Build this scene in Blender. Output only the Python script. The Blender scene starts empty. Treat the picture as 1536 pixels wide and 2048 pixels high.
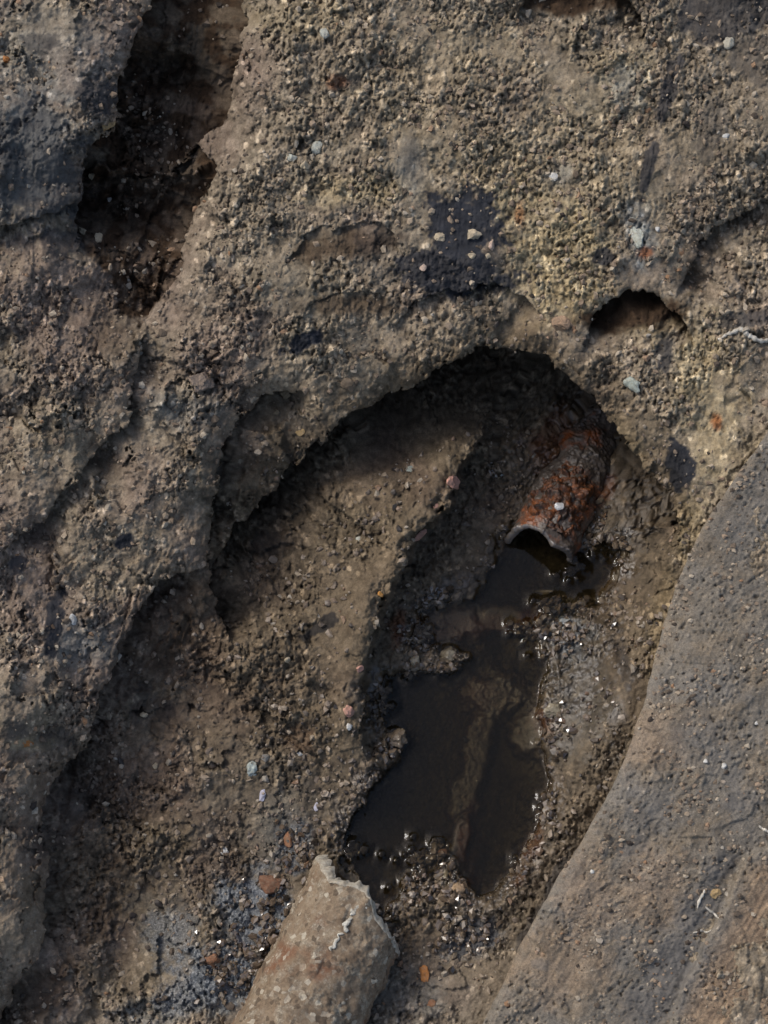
import bpy, math, random
import numpy as np
from mathutils import Vector, Matrix

random.seed(7)
RNG = np.random.default_rng(11)

# ------------------------------------------------------------------ camera, world, sun, exposure
S = 0.0004                      # metres that one photo pixel covers on the bank face
DIST = 1.35
FOC = DIST / S                  # focal length in photo pixels
PITCH = math.radians(65)
TILT = math.radians(13)         # slope of the bank face
FWD = np.array([0, math.cos(PITCH), -math.sin(PITCH)])
RGT = np.array([1.0, 0, 0])
UPV = np.array([0, math.sin(PITCH), math.cos(PITCH)])
CAM = -FWD * DIST
NRM = np.array([0, -math.sin(TILT), math.cos(TILT)])

scene = bpy.context.scene
cam_data = bpy.data.cameras.new('camera')
cam = bpy.data.objects.new('camera', cam_data)
scene.collection.objects.link(cam)
cam.location = CAM
cam.rotation_euler = (math.pi / 2 - PITCH, 0, 0)
cam_data.sensor_fit = 'HORIZONTAL'
cam_data.sensor_width = 36
cam_data.lens = 36 * FOC / 1536
cam_data.clip_start = 0.01
cam_data.clip_end = 100
scene.camera = cam

SUN_EL, SUN_AZ = math.radians(48), math.radians(-62)     # azimuth from +Y, clockwise seen from above
world = bpy.data.worlds.new('World')
scene.world = world
world.use_nodes = True
wn = world.node_tree.nodes
sky = wn.new('ShaderNodeTexSky')
sky.sky_type = 'NISHITA'
sky.sun_disc = False
sky.sun_elevation = SUN_EL
sky.sun_rotation = SUN_AZ
sky.air_density = 1.0
sky.dust_density = 4.0
world.node_tree.links.new(sky.outputs[0], wn['Background'].inputs[0])
wn['Background'].inputs[1].default_value = 0.115
sun_data = bpy.data.lights.new('sun', 'SUN')
sun_data.energy = 1.0
sun_data.angle = math.radians(18)
sun_data.color = (1.0, 0.98, 0.94)
sun = bpy.data.objects.new('sun', sun_data)
scene.collection.objects.link(sun)
sd = Vector((math.sin(SUN_AZ) * math.cos(SUN_EL), math.cos(SUN_AZ) * math.cos(SUN_EL), math.sin(SUN_EL)))
sun.rotation_euler = sd.to_track_quat('Z', 'Y').to_euler()
scene.view_settings.view_transform = 'Standard'
scene.view_settings.look = 'None'
scene.view_settings.exposure = 0.58
scene.view_settings.gamma = 1.0
scene.cycles.max_bounces = 8
scene.cycles.transparent_max_bounces = 8

# ------------------------------------------------------------------ geometry helpers
def P(u, v, h):
    """Point of the place at bank coordinates u, v (pixels of 0.4 mm) and height h above the bank face."""
    u = np.asarray(u, float); v = np.asarray(v, float); h = np.asarray(h, float) * S
    a = (u - 768) / FOC; b = (v - 1024) / FOC
    d = FWD + a[..., None] * RGT - b[..., None] * UPV
    t = (h - CAM @ NRM) / (d @ NRM)
    return CAM + d * t[..., None]

def h_at_z(u, v, z):
    u = np.asarray(u, float); v = np.asarray(v, float)
    a = (u - 768) / FOC; b = (v - 1024) / FOC
    d = FWD + a[..., None] * RGT - b[..., None] * UPV
    t = (z - CAM[2]) / d[..., 2]
    return ((CAM + d * t[..., None]) @ NRM) / S

def at_z(u, v, z):
    a = (u - 768) / FOC; b = (v - 1024) / FOC
    d = FWD + a * RGT - b * UPV
    return CAM + d * ((z - CAM[2]) / d[2])

ZW = float(P(850, 1780, -140)[2])        # water level

def sstep(a, b, x):
    t = np.clip((x - a) / (b - a), 0, 1)
    return t * t * (3 - 2 * t)

def hash2(ix, iy, seed):
    n = (ix.astype(np.int64) * 374761393 + iy.astype(np.int64) * 668265263 + seed * 974634777) & 0x7fffffff
    n = ((n ^ (n >> 13)) * 1274126177) & 0x7fffffff
    n = ((n ^ (n >> 15)) * 461845907) & 0x7fffffff
    n = n ^ (n >> 14)
    return (n & 0xffffff) / float(0x1000000)

def perlin(x, y, seed=0):
    x, y = 0.8253 * x - 0.5646 * y + 3.7 * seed, 0.5646 * x + 0.8253 * y - 1.9 * seed
    ix = np.floor(x); iy = np.floor(y)
    fx = x - ix; fy = y - iy
    ux = fx * fx * fx * (fx * (fx * 6 - 15) + 10); uy = fy * fy * fy * (fy * (fy * 6 - 15) + 10)
    def g(dx, dy):
        a = hash2(ix + dx, iy + dy, seed) * 2 * np.pi
        return np.cos(a) * (fx - dx) + np.sin(a) * (fy - dy)
    a = g(0, 0); b = g(1, 0); c = g(0, 1); d = g(1, 1)
    return ((a + (b - a) * ux) * (1 - uy) + (c + (d - c) * ux) * uy) * 1.5

def streak(a, b, seed):
    """Noise stretched along b."""
    return perlin(0.8253 * a + 0.5646 * b, -0.5646 * a + 0.8253 * b, seed)

def fbm(x, y, wl, octs, seed, gain=0.5):
    r = 0; a = 1; f = 1.0 / wl
    for k in range(octs):
        r = r + a * perlin(x * f + 17.3 * k, y * f - 9.1 * k, seed + k)
        a *= gain; f *= 2.03
    return r

def cells(x, y, size, seed, jit=0.9):
    """Nearest jittered cell: distance (in cells), second distance, random id."""
    x, y = (0.9 * x - 0.436 * y) / size, (0.436 * x + 0.9 * y) / size
    ix = np.floor(x); iy = np.floor(y)
    f1 = np.full(x.shape, 9.0); f2 = np.full(x.shape, 9.0); rid = np.zeros(x.shape)
    for dx in (-1, 0, 1):
        for dy in (-1, 0, 1):
            cx = ix + dx; cy = iy + dy
            px = cx + 0.5 + jit * (hash2(cx, cy, seed) - 0.5)
            py = cy + 0.5 + jit * (hash2(cx, cy, seed + 50) - 0.5)
            d = np.hypot(x - px, y - py)
            nearer = d < f1
            f2 = np.where(nearer, f1, np.minimum(f2, d))
            rid = np.where(nearer, hash2(cx, cy, seed + 99), rid)
            f1 = np.where(nearer, d, f1)
    return f1, f2, rid

def facets(x, y, size, seed):
    """Broken planes: every cell is a small plane with its own tilt and level."""
    x, y = (0.8 * x - 0.6 * y) / size, (0.6 * x + 0.8 * y) / size
    ix = np.floor(x); iy = np.floor(y); f1 = np.full(x.shape, 9.0); out = np.zeros(x.shape)
    for dx in (-1, 0, 1):
        for dy in (-1, 0, 1):
            cx = ix + dx; cy = iy + dy
            ox = x - (cx + hash2(cx, cy, seed)); oy = y - (cy + hash2(cx, cy, seed + 50))
            d = np.hypot(ox, oy * 0.8); m = d < f1
            a = hash2(cx, cy, seed + 20) * 6.283
            out = np.where(m, np.cos(a) * ox + np.sin(a) * oy + 0.5 * (hash2(cx, cy, seed + 30) - 0.5), out); f1 = np.where(m, d, f1)
    return out

def polyline_dist(u, v, pts, taper=True):
    """Signed distance (positive on the right-hand, low side), normal and position 0..1 along it."""
    pts = np.array(pts, float)
    best = np.full(u.shape, 1e9); sg = np.zeros(u.shape); nx = np.zeros(u.shape); ny = np.zeros(u.shape); tt = np.zeros(u.shape)
    seg = np.hypot(*(pts[1:] - pts[:-1]).T); cum = np.concatenate([[0], np.cumsum(seg)]); tot = cum[-1]
    for i in range(len(pts) - 1):
        a = pts[i]; d = pts[i + 1] - a; L = seg[i]
        t = np.clip(((u - a[0]) * d[0] + (v - a[1]) * d[1]) / (L * L), 0, 1)
        qx = u - (a[0] + t * d[0]); qy = v - (a[1] + t * d[1])
        dist = np.hypot(qx, qy)
        n = np.array([-d[1], d[0]]) / L
        s = qx * n[0] + qy * n[1]
        m = dist < best
        best = np.where(m, dist, best)
        sg = np.where(m, np.where(s >= 0, 1.0, -1.0), sg)
        nx = np.where(m, n[0], nx); ny = np.where(m, n[1], ny)
        tt = np.where(m, (cum[i] + t * L) / tot, tt)
    return best * sg, nx, ny, tt

def poly_sd(u, v, pts):
    """Signed distance to a closed polygon, negative inside."""
    pts = np.array(pts, float); n = len(pts)
    best = np.full(u.shape, 1e9); inside = np.zeros(u.shape, bool)
    for i in range(n):
        a = pts[i]; b = pts[(i + 1) % n]; d = b - a
        t = np.clip(((u - a[0]) * d[0] + (v - a[1]) * d[1]) / (d @ d), 0, 1)
        best = np.minimum(best, np.hypot(u - a[0] - t * d[0], v - a[1] - t * d[1]))
        if a[1] != b[1]:
            c = ((a[1] > v) != (b[1] > v)) & (u < (b[0] - a[0]) * (v - a[1]) / (b[1] - a[1]) + a[0])
            inside ^= c
    return np.where(inside, -best, best)

def poly_sd_near(u, v, pts, margin):
    """poly_sd, worked out only round the polygon; far away it is just large."""
    a = np.array(pts, float); r = np.full(u.shape, 1e4)
    m = (u > a[:, 0].min() - margin) & (u < a[:, 0].max() + margin) & (v > a[:, 1].min() - margin) & (v < a[:, 1].max() + margin)
    r[m] = poly_sd(u[m], v[m], pts)
    return r

def blob(u, v, cu, cv, ru, rv, deg=0.0):
    c, s = math.cos(math.radians(deg)), math.sin(math.radians(deg))
    x = ((u - cu) * c + (v - cv) * s) / ru; y = (-(u - cu) * s + (v - cv) * c) / rv
    return np.hypot(x, y)

def zone(u, v, items, nz, soft=0.25):
    """Union of noisy-edged patches; items: (u, v, ru, rv, deg, strength)."""
    r = np.zeros(u.shape)
    for cu, cv, ru, rv, deg, st in items:
        R = 2.0 * max(ru, rv)
        m = (np.abs(u - cu) < R) & (np.abs(v - cv) < R)
        if m.any():
            b = blob(u[m], v[m], cu, cv, ru, rv, deg) + nz[m]
            r[m] = np.maximum(r[m], st * (1 - sstep(1 - soft, 1 + soft, b)))
    return r

# ------------------------------------------------------------------ materials
def lin(r, g, b):
    f = lambda c: (c / 255 / 12.92) if c / 255 <= 0.04045 else ((c / 255 + 0.055) / 1.055) ** 2.4
    return (f(r), f(g), f(b), 1.0)

class Mat:
    def __init__(self, name):
        self.m = bpy.data.materials.new(name); self.m.use_nodes = True
        self.t = self.m.node_tree; self.n = self.t.nodes; self.l = self.t.links
        self.b = self.n['Principled BSDF']; self.out = self.n['Material Output']
        self.tc = self.n.new('ShaderNodeTexCoord')
    def set(self, sock, x):
        if hasattr(x, 'is_linked') or isinstance(x, bpy.types.NodeSocket): self.l.new(x, sock)
        else: sock.default_value = x
    def attr(self, name):
        a = self.n.new('ShaderNodeAttribute'); a.attribute_name = name
        return a.outputs['Fac']
    def noise(self, scale, detail=4, rough=0.6, vec=None):
        a = self.n.new('ShaderNodeTexNoise'); a.inputs['Scale'].default_value = scale
        a.inputs['Detail'].default_value = detail; a.inputs['Roughness'].default_value = rough
        self.l.new(vec or self.tc.outputs['Object'], a.inputs['Vector'])
        return a.outputs['Fac']
    def voro(self, scale, out='Color'):
        a = self.n.new('ShaderNodeTexVoronoi'); a.inputs['Scale'].default_value = scale
        self.l.new(self.tc.outputs['Object'], a.inputs['Vector'])
        return a.outputs[out]
    def sep(self, c):
        a = self.n.new('ShaderNodeSeparateColor'); self.l.new(c, a.inputs[0]); return a.outputs
    def math(self, op, a, b=0.0, clamp=False):
        n = self.n.new('ShaderNodeMath'); n.operation = op; n.use_clamp = clamp
        self.set(n.inputs[0], a); self.set(n.inputs[1], b); return n.outputs[0]
    def maprange(self, x, a, b, c=0.0, d=1.0):
        n = self.n.new('ShaderNodeMapRange'); self.set(n.inputs[0], x)
        n.inputs[1].default_value = a; n.inputs[2].default_value = b; n.inputs[3].default_value = c; n.inputs[4].default_value = d
        return n.outputs[0]
    def ramp(self, x, stops, interp='LINEAR'):
        n = self.n.new('ShaderNodeValToRGB'); n.color_ramp.interpolation = interp
        e = n.color_ramp.elements
        while len(e) < len(stops): e.new(0.5)
        for k, (p, c) in enumerate(stops):
            e[k].position = p; e[k].color = c if hasattr(c, '__len__') else (c, c, c, 1)
        self.l.new(x, n.inputs[0]); return n.outputs[0]
    def mix(self, f, a, b, mode='MIX'):
        n = self.n.new('ShaderNodeMix'); n.data_type = 'RGBA'; n.blend_type = mode
        self.set(n.inputs[0], f); self.set(n.inputs[6], a); self.set(n.inputs[7], b)
        return n.outputs[2]
    def bump(self, height, dist, strength=1.0):
        n = self.n.new('ShaderNodeBump'); n.inputs['Distance'].default_value = dist; n.inputs['Strength'].default_value = strength
        self.l.new(height, n.inputs['Height']); self.l.new(n.outputs[0], self.b.inputs['Normal'])
    def fin(self, col, rough, spec=0.3):
        self.set(self.b.inputs['Base Color'], col); self.set(self.b.inputs['Roughness'], rough)
        self.set(self.b.inputs['Specular IOR Level'], spec)
        return self.m

def soil_material():
    M = Mat('wet_clay_soil')
    grain = M.attr('grain'); dark = M.attr('dark'); yel = M.attr('yellow'); rust = M.attr('rust'); wet = M.attr('wet')
    red = M.attr('red'); grey = M.attr('grey'); smooth = M.attr('smooth')
    n1 = M.noise(14, 5, 0.6); n2 = M.noise(90, 5, 0.65); n3 = M.noise(700, 3, 0.6)
    soil = M.ramp(n2, [(0.30, lin(106, 95, 80)), (0.5, lin(135, 122, 103)), (0.72, lin(156, 143, 124))])
    soil = M.mix(M.maprange(n1, 0.35, 0.65), soil, M.ramp(n2, [(0.3, lin(94, 85, 71)), (0.7, lin(143, 131, 111))]))
    soil = M.mix(red, soil, M.ramp(n2, [(0.3, lin(100, 86, 75)), (0.7, lin(138, 123, 108))]))
    soil = M.mix(yel, soil, M.ramp(n2, [(0.3, lin(136, 120, 90)), (0.6, lin(162, 147, 117)), (0.8, lin(170, 161, 138))]))
    soil = M.mix(grey, soil, M.ramp(n2, [(0.3, lin(92, 92, 90)), (0.7, lin(136, 136, 128))]))
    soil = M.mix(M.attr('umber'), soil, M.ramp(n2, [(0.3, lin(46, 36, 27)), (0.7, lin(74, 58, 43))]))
    gr = M.ramp(grain, [(0.0, 0.36), (0.14, 0.58), (0.5, 0.97), (0.80, 1.35), (0.93, 1.85), (1.0, 2.3)])
    gfac = M.math('SUBTRACT', 1.0, M.math('MULTIPLY', smooth, 0.7))
    soil = M.mix(gfac, soil, gr, 'MULTIPLY')
    soil = M.mix(0.5, soil, M.ramp(n3, [(0.3, 0.55), (0.7, 1.45)]), 'MULTIPLY')
    soil = M.mix(M.attr('blue'), soil, M.ramp(n3, [(0.3, lin(60, 65, 72)), (0.52, lin(108, 114, 120)), (0.70, lin(176, 180, 182))]))
    clay = M.ramp(n2, [(0.3, lin(36, 37, 40)), (0.7, lin(58, 59, 63))])
    soil = M.mix(dark, soil, clay)
    soil = M.mix(rust, soil, M.ramp(n3, [(0.3, lin(104, 54, 22)), (0.7, lin(168, 96, 40))]))
    soil = M.mix(M.attr('hollow_tone'), soil, M.mix(1.0, soil, (0.56, 0.52, 0.47, 1), 'MULTIPLY'))
    soil = M.mix(wet, soil, M.mix(1.0, soil, (0.52, 0.50, 0.47, 1), 'MULTIPLY'))
    rough = M.maprange(wet, 0.25, 1.0, 0.92, 0.12)
    M.bump(M.noise(900, 4, 0.7), 0.0006, 0.7)
    return M.fin(soil, rough, M.maprange(wet, 0.0, 1.0, 0.15, 0.75))

def slab_material():
    M = Mat('scraped_clay')
    grain = M.attr('grain'); dark = M.attr('dark'); red = M.attr('red')
    n1 = M.noise(16, 5, 0.6); n2 = M.noise(110, 5, 0.65); n3 = M.noise(900, 4, 0.7)
    c = M.ramp(n2, [(0.3, lin(96, 92, 85)), (0.7, lin(124, 118, 109))])
    c = M.mix(M.maprange(n1, 0.35, 0.65), c, M.ramp(n2, [(0.3, lin(94, 88, 78)), (0.7, lin(128, 119, 105))]))
    c = M.mix(M.maprange(M.noise(34, 6, 0.7), 0.46, 0.62, 0, 0.8), c, M.ramp(n2, [(0.3, lin(90, 80, 66)), (0.7, lin(132, 119, 100))]))
    c = M.mix(red, c, M.ramp(n2, [(0.3, lin(112, 94, 76)), (0.7, lin(158, 136, 110))]))
    c = M.mix(0.75, c, M.ramp(grain, [(0.0, 0.6), (0.2, 0.88), (0.8, 1.1), (0.95, 1.4), (1.0, 1.9)]), 'MULTIPLY')
    c = M.mix(0.8, c, M.ramp(n3, [(0.3, 0.5), (0.7, 1.5)]), 'MULTIPLY')
    c = M.mix(dark, c, M.ramp(n2, [(0.3, lin(80, 78, 76)), (0.7, lin(104, 101, 97))]))
    M.bump(n3, 0.0005, 0.7)
    return M.fin(c, M.maprange(n2, 0.3, 0.7, 0.62, 0.9), 0.25)

_stone = {}
def stone_material(name, rgb, wet=False):
    if name in _stone: return _stone[name]
    M = Mat(name)
    n = M.noise(180, 5, 0.7); n3 = M.noise(900, 3, 0.6)
    c = M.mix(1.0, lin(*rgb), M.ramp(n, [(0.3, 0.55), (0.5, 1.0), (0.72, 1.35)]), 'MULTIPLY')
    c = M.mix(M.maprange(M.noise(420, 4, 0.6), 0.45, 0.62, 0.05, 0.55), c, lin(116, 103, 86))
    M.bump(n3, 0.0004, 0.6)
    _stone[name] = M.fin(c, 0.14 if wet else 0.8, 0.5 if wet else 0.25)
    return _stone[name]

def grit_material():
    M = Mat('loose_grit')
    t = M.attr('grain'); wet = M.attr('wet')
    c = M.ramp(t, [(0.0, lin(58, 52, 48)), (0.15, lin(96, 85, 73)), (0.4, lin(130, 114, 97)), (0.7, lin(152, 137, 117)), (0.86, lin(166, 155, 137)),
                   (0.93, lin(138, 108, 82)), (0.965, lin(160, 152, 138)), (1.0, lin(186, 180, 166))])
    n = M.noise(500, 3, 0.6)
    c = M.mix(0.7, c, M.ramp(n, [(0.3, 0.6), (0.7, 1.3)]), 'MULTIPLY')
    c = M.mix(wet, c, M.mix(1.0, c, (0.5, 0.48, 0.46, 1), 'MULTIPLY'))
    return M.fin(c, M.maprange(wet, 0.2, 1.0, 0.9, 0.07), M.maprange(wet, 0, 1, 0.15, 1.0))

def water_material():
    M = Mat('murky_water')
    M.n.remove(M.b)
    tr = M.n.new('ShaderNodeBsdfTransparent'); tr.inputs[0].default_value = (0.96, 0.93, 0.88, 1)
    gl = M.n.new('ShaderNodeBsdfGlossy'); gl.inputs['Roughness'].default_value = 0.03
    fr = M.n.new('ShaderNodeFresnel'); fr.inputs[0].default_value = 1.333
    bp = M.n.new('ShaderNodeBump'); bp.inputs['Distance'].default_value = 0.0004; bp.inputs['Strength'].default_value = 0.12
    M.l.new(M.noise(60, 2, 0.5), bp.inputs['Height'])
    M.l.new(bp.outputs[0], gl.inputs['Normal']); M.l.new(bp.outputs[0], fr.inputs['Normal'])
    df = M.n.new('ShaderNodeBsdfDiffuse'); df.inputs[0].default_value = lin(88, 80, 60)      # suspended silt
    mt = M.n.new('ShaderNodeMixShader'); mt.inputs[0].default_value = 0.04
    M.l.new(tr.outputs[0], mt.inputs[1]); M.l.new(df.outputs[0], mt.inputs[2])
    mx = M.n.new('ShaderNodeMixShader')
    M.l.new(fr.outputs[0], mx.inputs[0]); M.l.new(mt.outputs[0], mx.inputs[1]); M.l.new(gl.outputs[0], mx.inputs[2])
    M.l.new(mx.outputs[0], M.out.inputs['Surface'])
    va = M.n.new('ShaderNodeVolumeAbsorption'); va.inputs[0].default_value = (0.54, 0.50, 0.38, 1); va.inputs[1].default_value = 185
    M.l.new(va.outputs[0], M.out.inputs['Volume'])
    return M.m

def pipe_material(name, rusty):
    M = Mat(name)
    n1 = M.noise(38, 5, 0.65); n2 = M.noise(62, 8, 0.72); n3 = M.noise(700, 3, 0.6)
    clay = M.ramp(n2, [(0.28, lin(84, 69, 55)), (0.5, lin(120, 104, 85)), (0.7, lin(142, 128, 107))])
    if not rusty:
        clay = M.mix(M.maprange(M.noise(26, 3, 0.5), 0.52, 0.66), clay, lin(112, 82, 62))
        crust = M.ramp(n3, [(0.3, lin(110, 102, 90)), (0.7, lin(170, 162, 142))])
        clay = M.mix(M.maprange(M.noise(95, 7, 0.75), 0.5, 0.66, 0, 0.75), clay, crust)
    else:
        clay = M.mix(M.maprange(n1, 0.52, 0.68), M.ramp(n2, [(0.3, lin(58, 50, 44)), (0.7, lin(98, 90, 82))]),
                     M.ramp(n3, [(0.3, lin(88, 44, 20)), (0.7, lin(150, 84, 40))]))
    if not rusty:
        sp = M.sep(M.voro(260))
        clay = M.mix(M.maprange(sp[0], 0.7, 0.85, 0, 0.7), clay, M.ramp(sp[1], [(0.2, lin(70, 60, 50)), (0.5, lin(120, 106, 88)), (0.9, lin(176, 168, 150))]))
    clay = M.mix(0.5, clay, M.ramp(n3, [(0.3, 0.6), (0.7, 1.35)]), 'MULTIPLY')
    M.bump(n2, 0.0012, 0.7)
    return M.fin(clay, 0.42 if rusty else 0.82, 0.45 if rusty else 0.2)

SOIL = soil_material(); SLAB = slab_material(); GRIT = grit_material(); WATER = water_material()

# ------------------------------------------------------------------ mesh helpers
def link_mesh(name, co, faces_quads=None, tris=None, mat=None, parent=None, smooth=True, attrs=None):
    me = bpy.data.meshes.new(name)
    co = np.asarray(co, np.float32).reshape(-1, 3)
    if faces_quads is not None: idx = np.asarray(faces_quads, np.int32); k = 4
    else: idx = np.asarray(tris, np.int32); k = 3
    nf = len(idx)
    me.vertices.add(len(co)); me.vertices.foreach_set('co', co.ravel())
    me.loops.add(nf * k); me.loops.foreach_set('vertex_index', idx.ravel())
    me.polygons.add(nf); me.polygons.foreach_set('loop_start', np.arange(0, nf * k, k, dtype=np.int32))
    me.update(calc_edges=True)
    me.polygons.foreach_set('use_smooth', np.full(nf, smooth, bool))
    for an, av in (attrs or {}).items():
        a = me.attributes.new(an, 'FLOAT', 'POINT'); a.data.foreach_set('value', np.asarray(av, np.float32).ravel())
    if mat: me.materials.append(mat)
    me.update()
    o = bpy.data.objects.new(name, me)
    scene.collection.objects.link(o)
    if parent: o.parent = parent
    return o

def grid_faces(nr, nc):
    a = np.arange(nr * nc).reshape(nr, nc)
    return np.stack([a[1:, :-1], a[1:, 1:], a[:-1, 1:], a[:-1, :-1]], -1).reshape(-1, 4)

def tag(o, label, cat=None, group=None, kind=None):
    if label: o['label'] = label
    if cat: o['category'] = cat
    if group: o['group'] = group
    if kind: o['kind'] = kind
    return o

# ------------------------------------------------------------------ the ground: bank face with hollow, ledges, gouges
def axis(lo, hi, step, ext, growth):
    a = np.arange(lo, hi + step, step); out = []
    d = step; x = 0
    while x < ext: d *= growth; x += d; out.append(x)
    out = np.array(out)
    return np.concatenate([(a[0] - out)[::-1], a, a[-1] + out])
US = axis(-16, 1552, 2.2, 900, 1.03)
VS = axis(-16, 2064, 2.2, 800, 1.03)
U0, V0 = np.meshgrid(US, VS)

# macro heights (u, v, h), thin-plate spline
CP = [(-700,-600,10),(768,-700,10),(2200,-600,0),(-800,1000,10),(2300,1000,30),(-700,2700,20),(768,2700,-20),(2200,2700,30),
      (100,60,22),(100,330,28),(40,180,25),(420,40,-110),(400,150,-115),(335,250,-135),(295,430,-130),(255,560,-90),(560,100,2),(700,200,4),(560,330,4),(460,480,-8),
      (1100,250,4),(900,100,2),(1400,180,4),(1510,80,0),(1500,300,4),(1480,560,-10),(1300,520,0),(1000,400,2),(680,620,-6),(840,640,-8),
      (60,600,14),(100,800,12),(180,720,8),(60,940,8),(350,800,-10),(350,1000,-14),(180,1080,-4),(100,1250,0),(150,1430,0),(50,1600,4),(40,1850,16),(40,2000,6),
      (230,60,24),(200,190,28),(150,330,26),(545,60,0),(525,170,0),(500,270,0),(470,350,-2),(440,450,-6),(410,540,-8),
      (320,1300,-90),(300,1480,-112),(200,1700,-120),(180,1900,-100),(350,1700,-128),(400,1900,-112),(520,1500,-128),(480,1300,-122),(600,1330,-120),(680,1440,-118),(620,1600,-138),(520,1750,-132),
      (520,1080,-100),(560,860,-80),(640,800,-60),(600,1200,-120),(760,770,-46),(900,660,-14),(1010,640,-8),(1150,700,-6),(1280,780,-4),(1300,860,-2),(1380,860,-2),(1440,720,0),(1440,960,4),(1500,800,6),(1390,1060,-4),
      (1360,1150,-24),(1310,1280,-56),(1280,1420,-78),(1215,1600,-98),(1130,1740,-108),(1060,1850,-100),(980,1960,-92),(900,1900,-108),(860,2020,-100),(1000,800,-10),(1150,1000,-20),(900,1000,-60),(1100,1300,-100),(900,1500,-120),
      (1400,1300,-30),(1400,1700,-30),(1300,1900,-30),(760,1980,-106)]
CP_SHELF = [(440,1160,-150),(480,1180,-172),(520,1080,-205),(600,960,-240),(700,880,-268),(800,850,-286),(880,820,-295),(600,1200,-150),(700,1100,-148),(700,1000,-196),(800,1010,-150),(880,960,-156),(480,1260,-140),(680,1440,-116),(600,1330,-124),(850,890,-225),(760,940,-220),(1000,800,-300),(640,1050,-196)]
CP_CAVE = [(960,740,-310),(1000,720,-310),(1100,790,-310),(1200,870,-290),(1290,970,-262),(1000,850,-305),(1100,930,-318),(950,950,-295),(900,1060,-275),(1250,1060,-270),(1325,1090,-170),(1345,1190,-80),(1290,1260,-120),
      (1200,1200,-262),(1265,1400,-102),(1205,1580,-122),(1130,1730,-126),(1060,1845,-106),(830,1280,-222),(790,1450,-180),(770,1600,-152),(840,1780,-146),(700,1640,-138)]
CP, CP_SHELF, CP_CAVE = (np.array(a, float) for a in (CP, CP_SHELF, CP_CAVE))
def tps_fit(cp, reg=1e-3):
    X = cp[:, :2] / 1000; n = len(X)
    d = np.hypot(X[:, None, 0] - X[None, :, 0], X[:, None, 1] - X[None, :, 1])
    K = np.where(d > 0, d * d * np.log(d + 1e-12), 0) + reg * np.eye(n)
    Q = np.c_[np.ones(n), X]
    A = np.block([[K, Q], [Q.T, np.zeros((3, 3))]])
    return X, np.linalg.solve(A, np.r_[cp[:, 2], 0, 0, 0])
def tps_eval(fit, u, v):
    X, w = fit; x = u / 1000; y = v / 1000
    r = w[-3] + w[-2] * x + w[-1] * y
    for k in range(len(X)):
        d2 = (x - X[k, 0]) ** 2 + (y - X[k, 1]) ** 2
        r = r + w[k] * 0.5 * d2 * np.log(d2 + 1e-12)
    return r
def tps_grid(fit):
    """The spline on the ground's own grid: worked out on every sixth line, filled in between."""
    ci = np.unique(np.r_[np.arange(0, len(VS), 6), len(VS) - 1]); cj = np.unique(np.r_[np.arange(0, len(US), 6), len(US) - 1])
    g = tps_eval(fit, *np.meshgrid(US[cj], VS[ci]))
    a = np.clip(np.searchsorted(cj, np.arange(len(US)), 'right') - 1, 0, len(cj) - 2); f = (US - US[cj[a]]) / (US[cj[a + 1]] - US[cj[a]])
    g = g[:, a] * (1 - f) + g[:, a + 1] * f
    b = np.clip(np.searchsorted(ci, np.arange(len(VS)), 'right') - 1, 0, len(ci) - 2); f = ((VS - VS[ci[b]]) / (VS[ci[b + 1]] - VS[ci[b]]))[:, None]
    return g[b] * (1 - f) + g[b + 1] * f
FIT = tps_fit(CP); FIT_SHELF = tps_fit(CP_SHELF); FIT_CAVE = tps_fit(CP_CAVE)
RIM = [(440,1130),(480,1065),(520,1010),(600,915),(650,872),(700,822),(765,800),(825,772),(890,729),(925,708),(980,692),(1020,695),(1070,707),(1100,730),(1150,762),(1190,792),(1203,825),(1240,870),(1275,905),(1300,940),(1325,970),(1350,1010),(1356,1070)]
CREST = [(735,1560),(724,1480),(727,1400),(737,1320),(752,1260),(770,1200),(800,1140),(840,1070),(880,1020),(925,945),(960,890),(985,830),(990,760)]
PIT = RIM + [(1352,1180),(1310,1300),(1265,1440),(1200,1600),(1100,1740),(1010,1850),(860,1840),(760,1800),(690,1720),(720,1600),(640,1500),(520,1400),(450,1260)]
CAVE = CREST + RIM[10:] + [(1352,1180),(1310,1300),(1265,1440),(1200,1600),(1100,1740),(1010,1850),(860,1840),(760,1800),(690,1720),(712,1630)]

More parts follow.
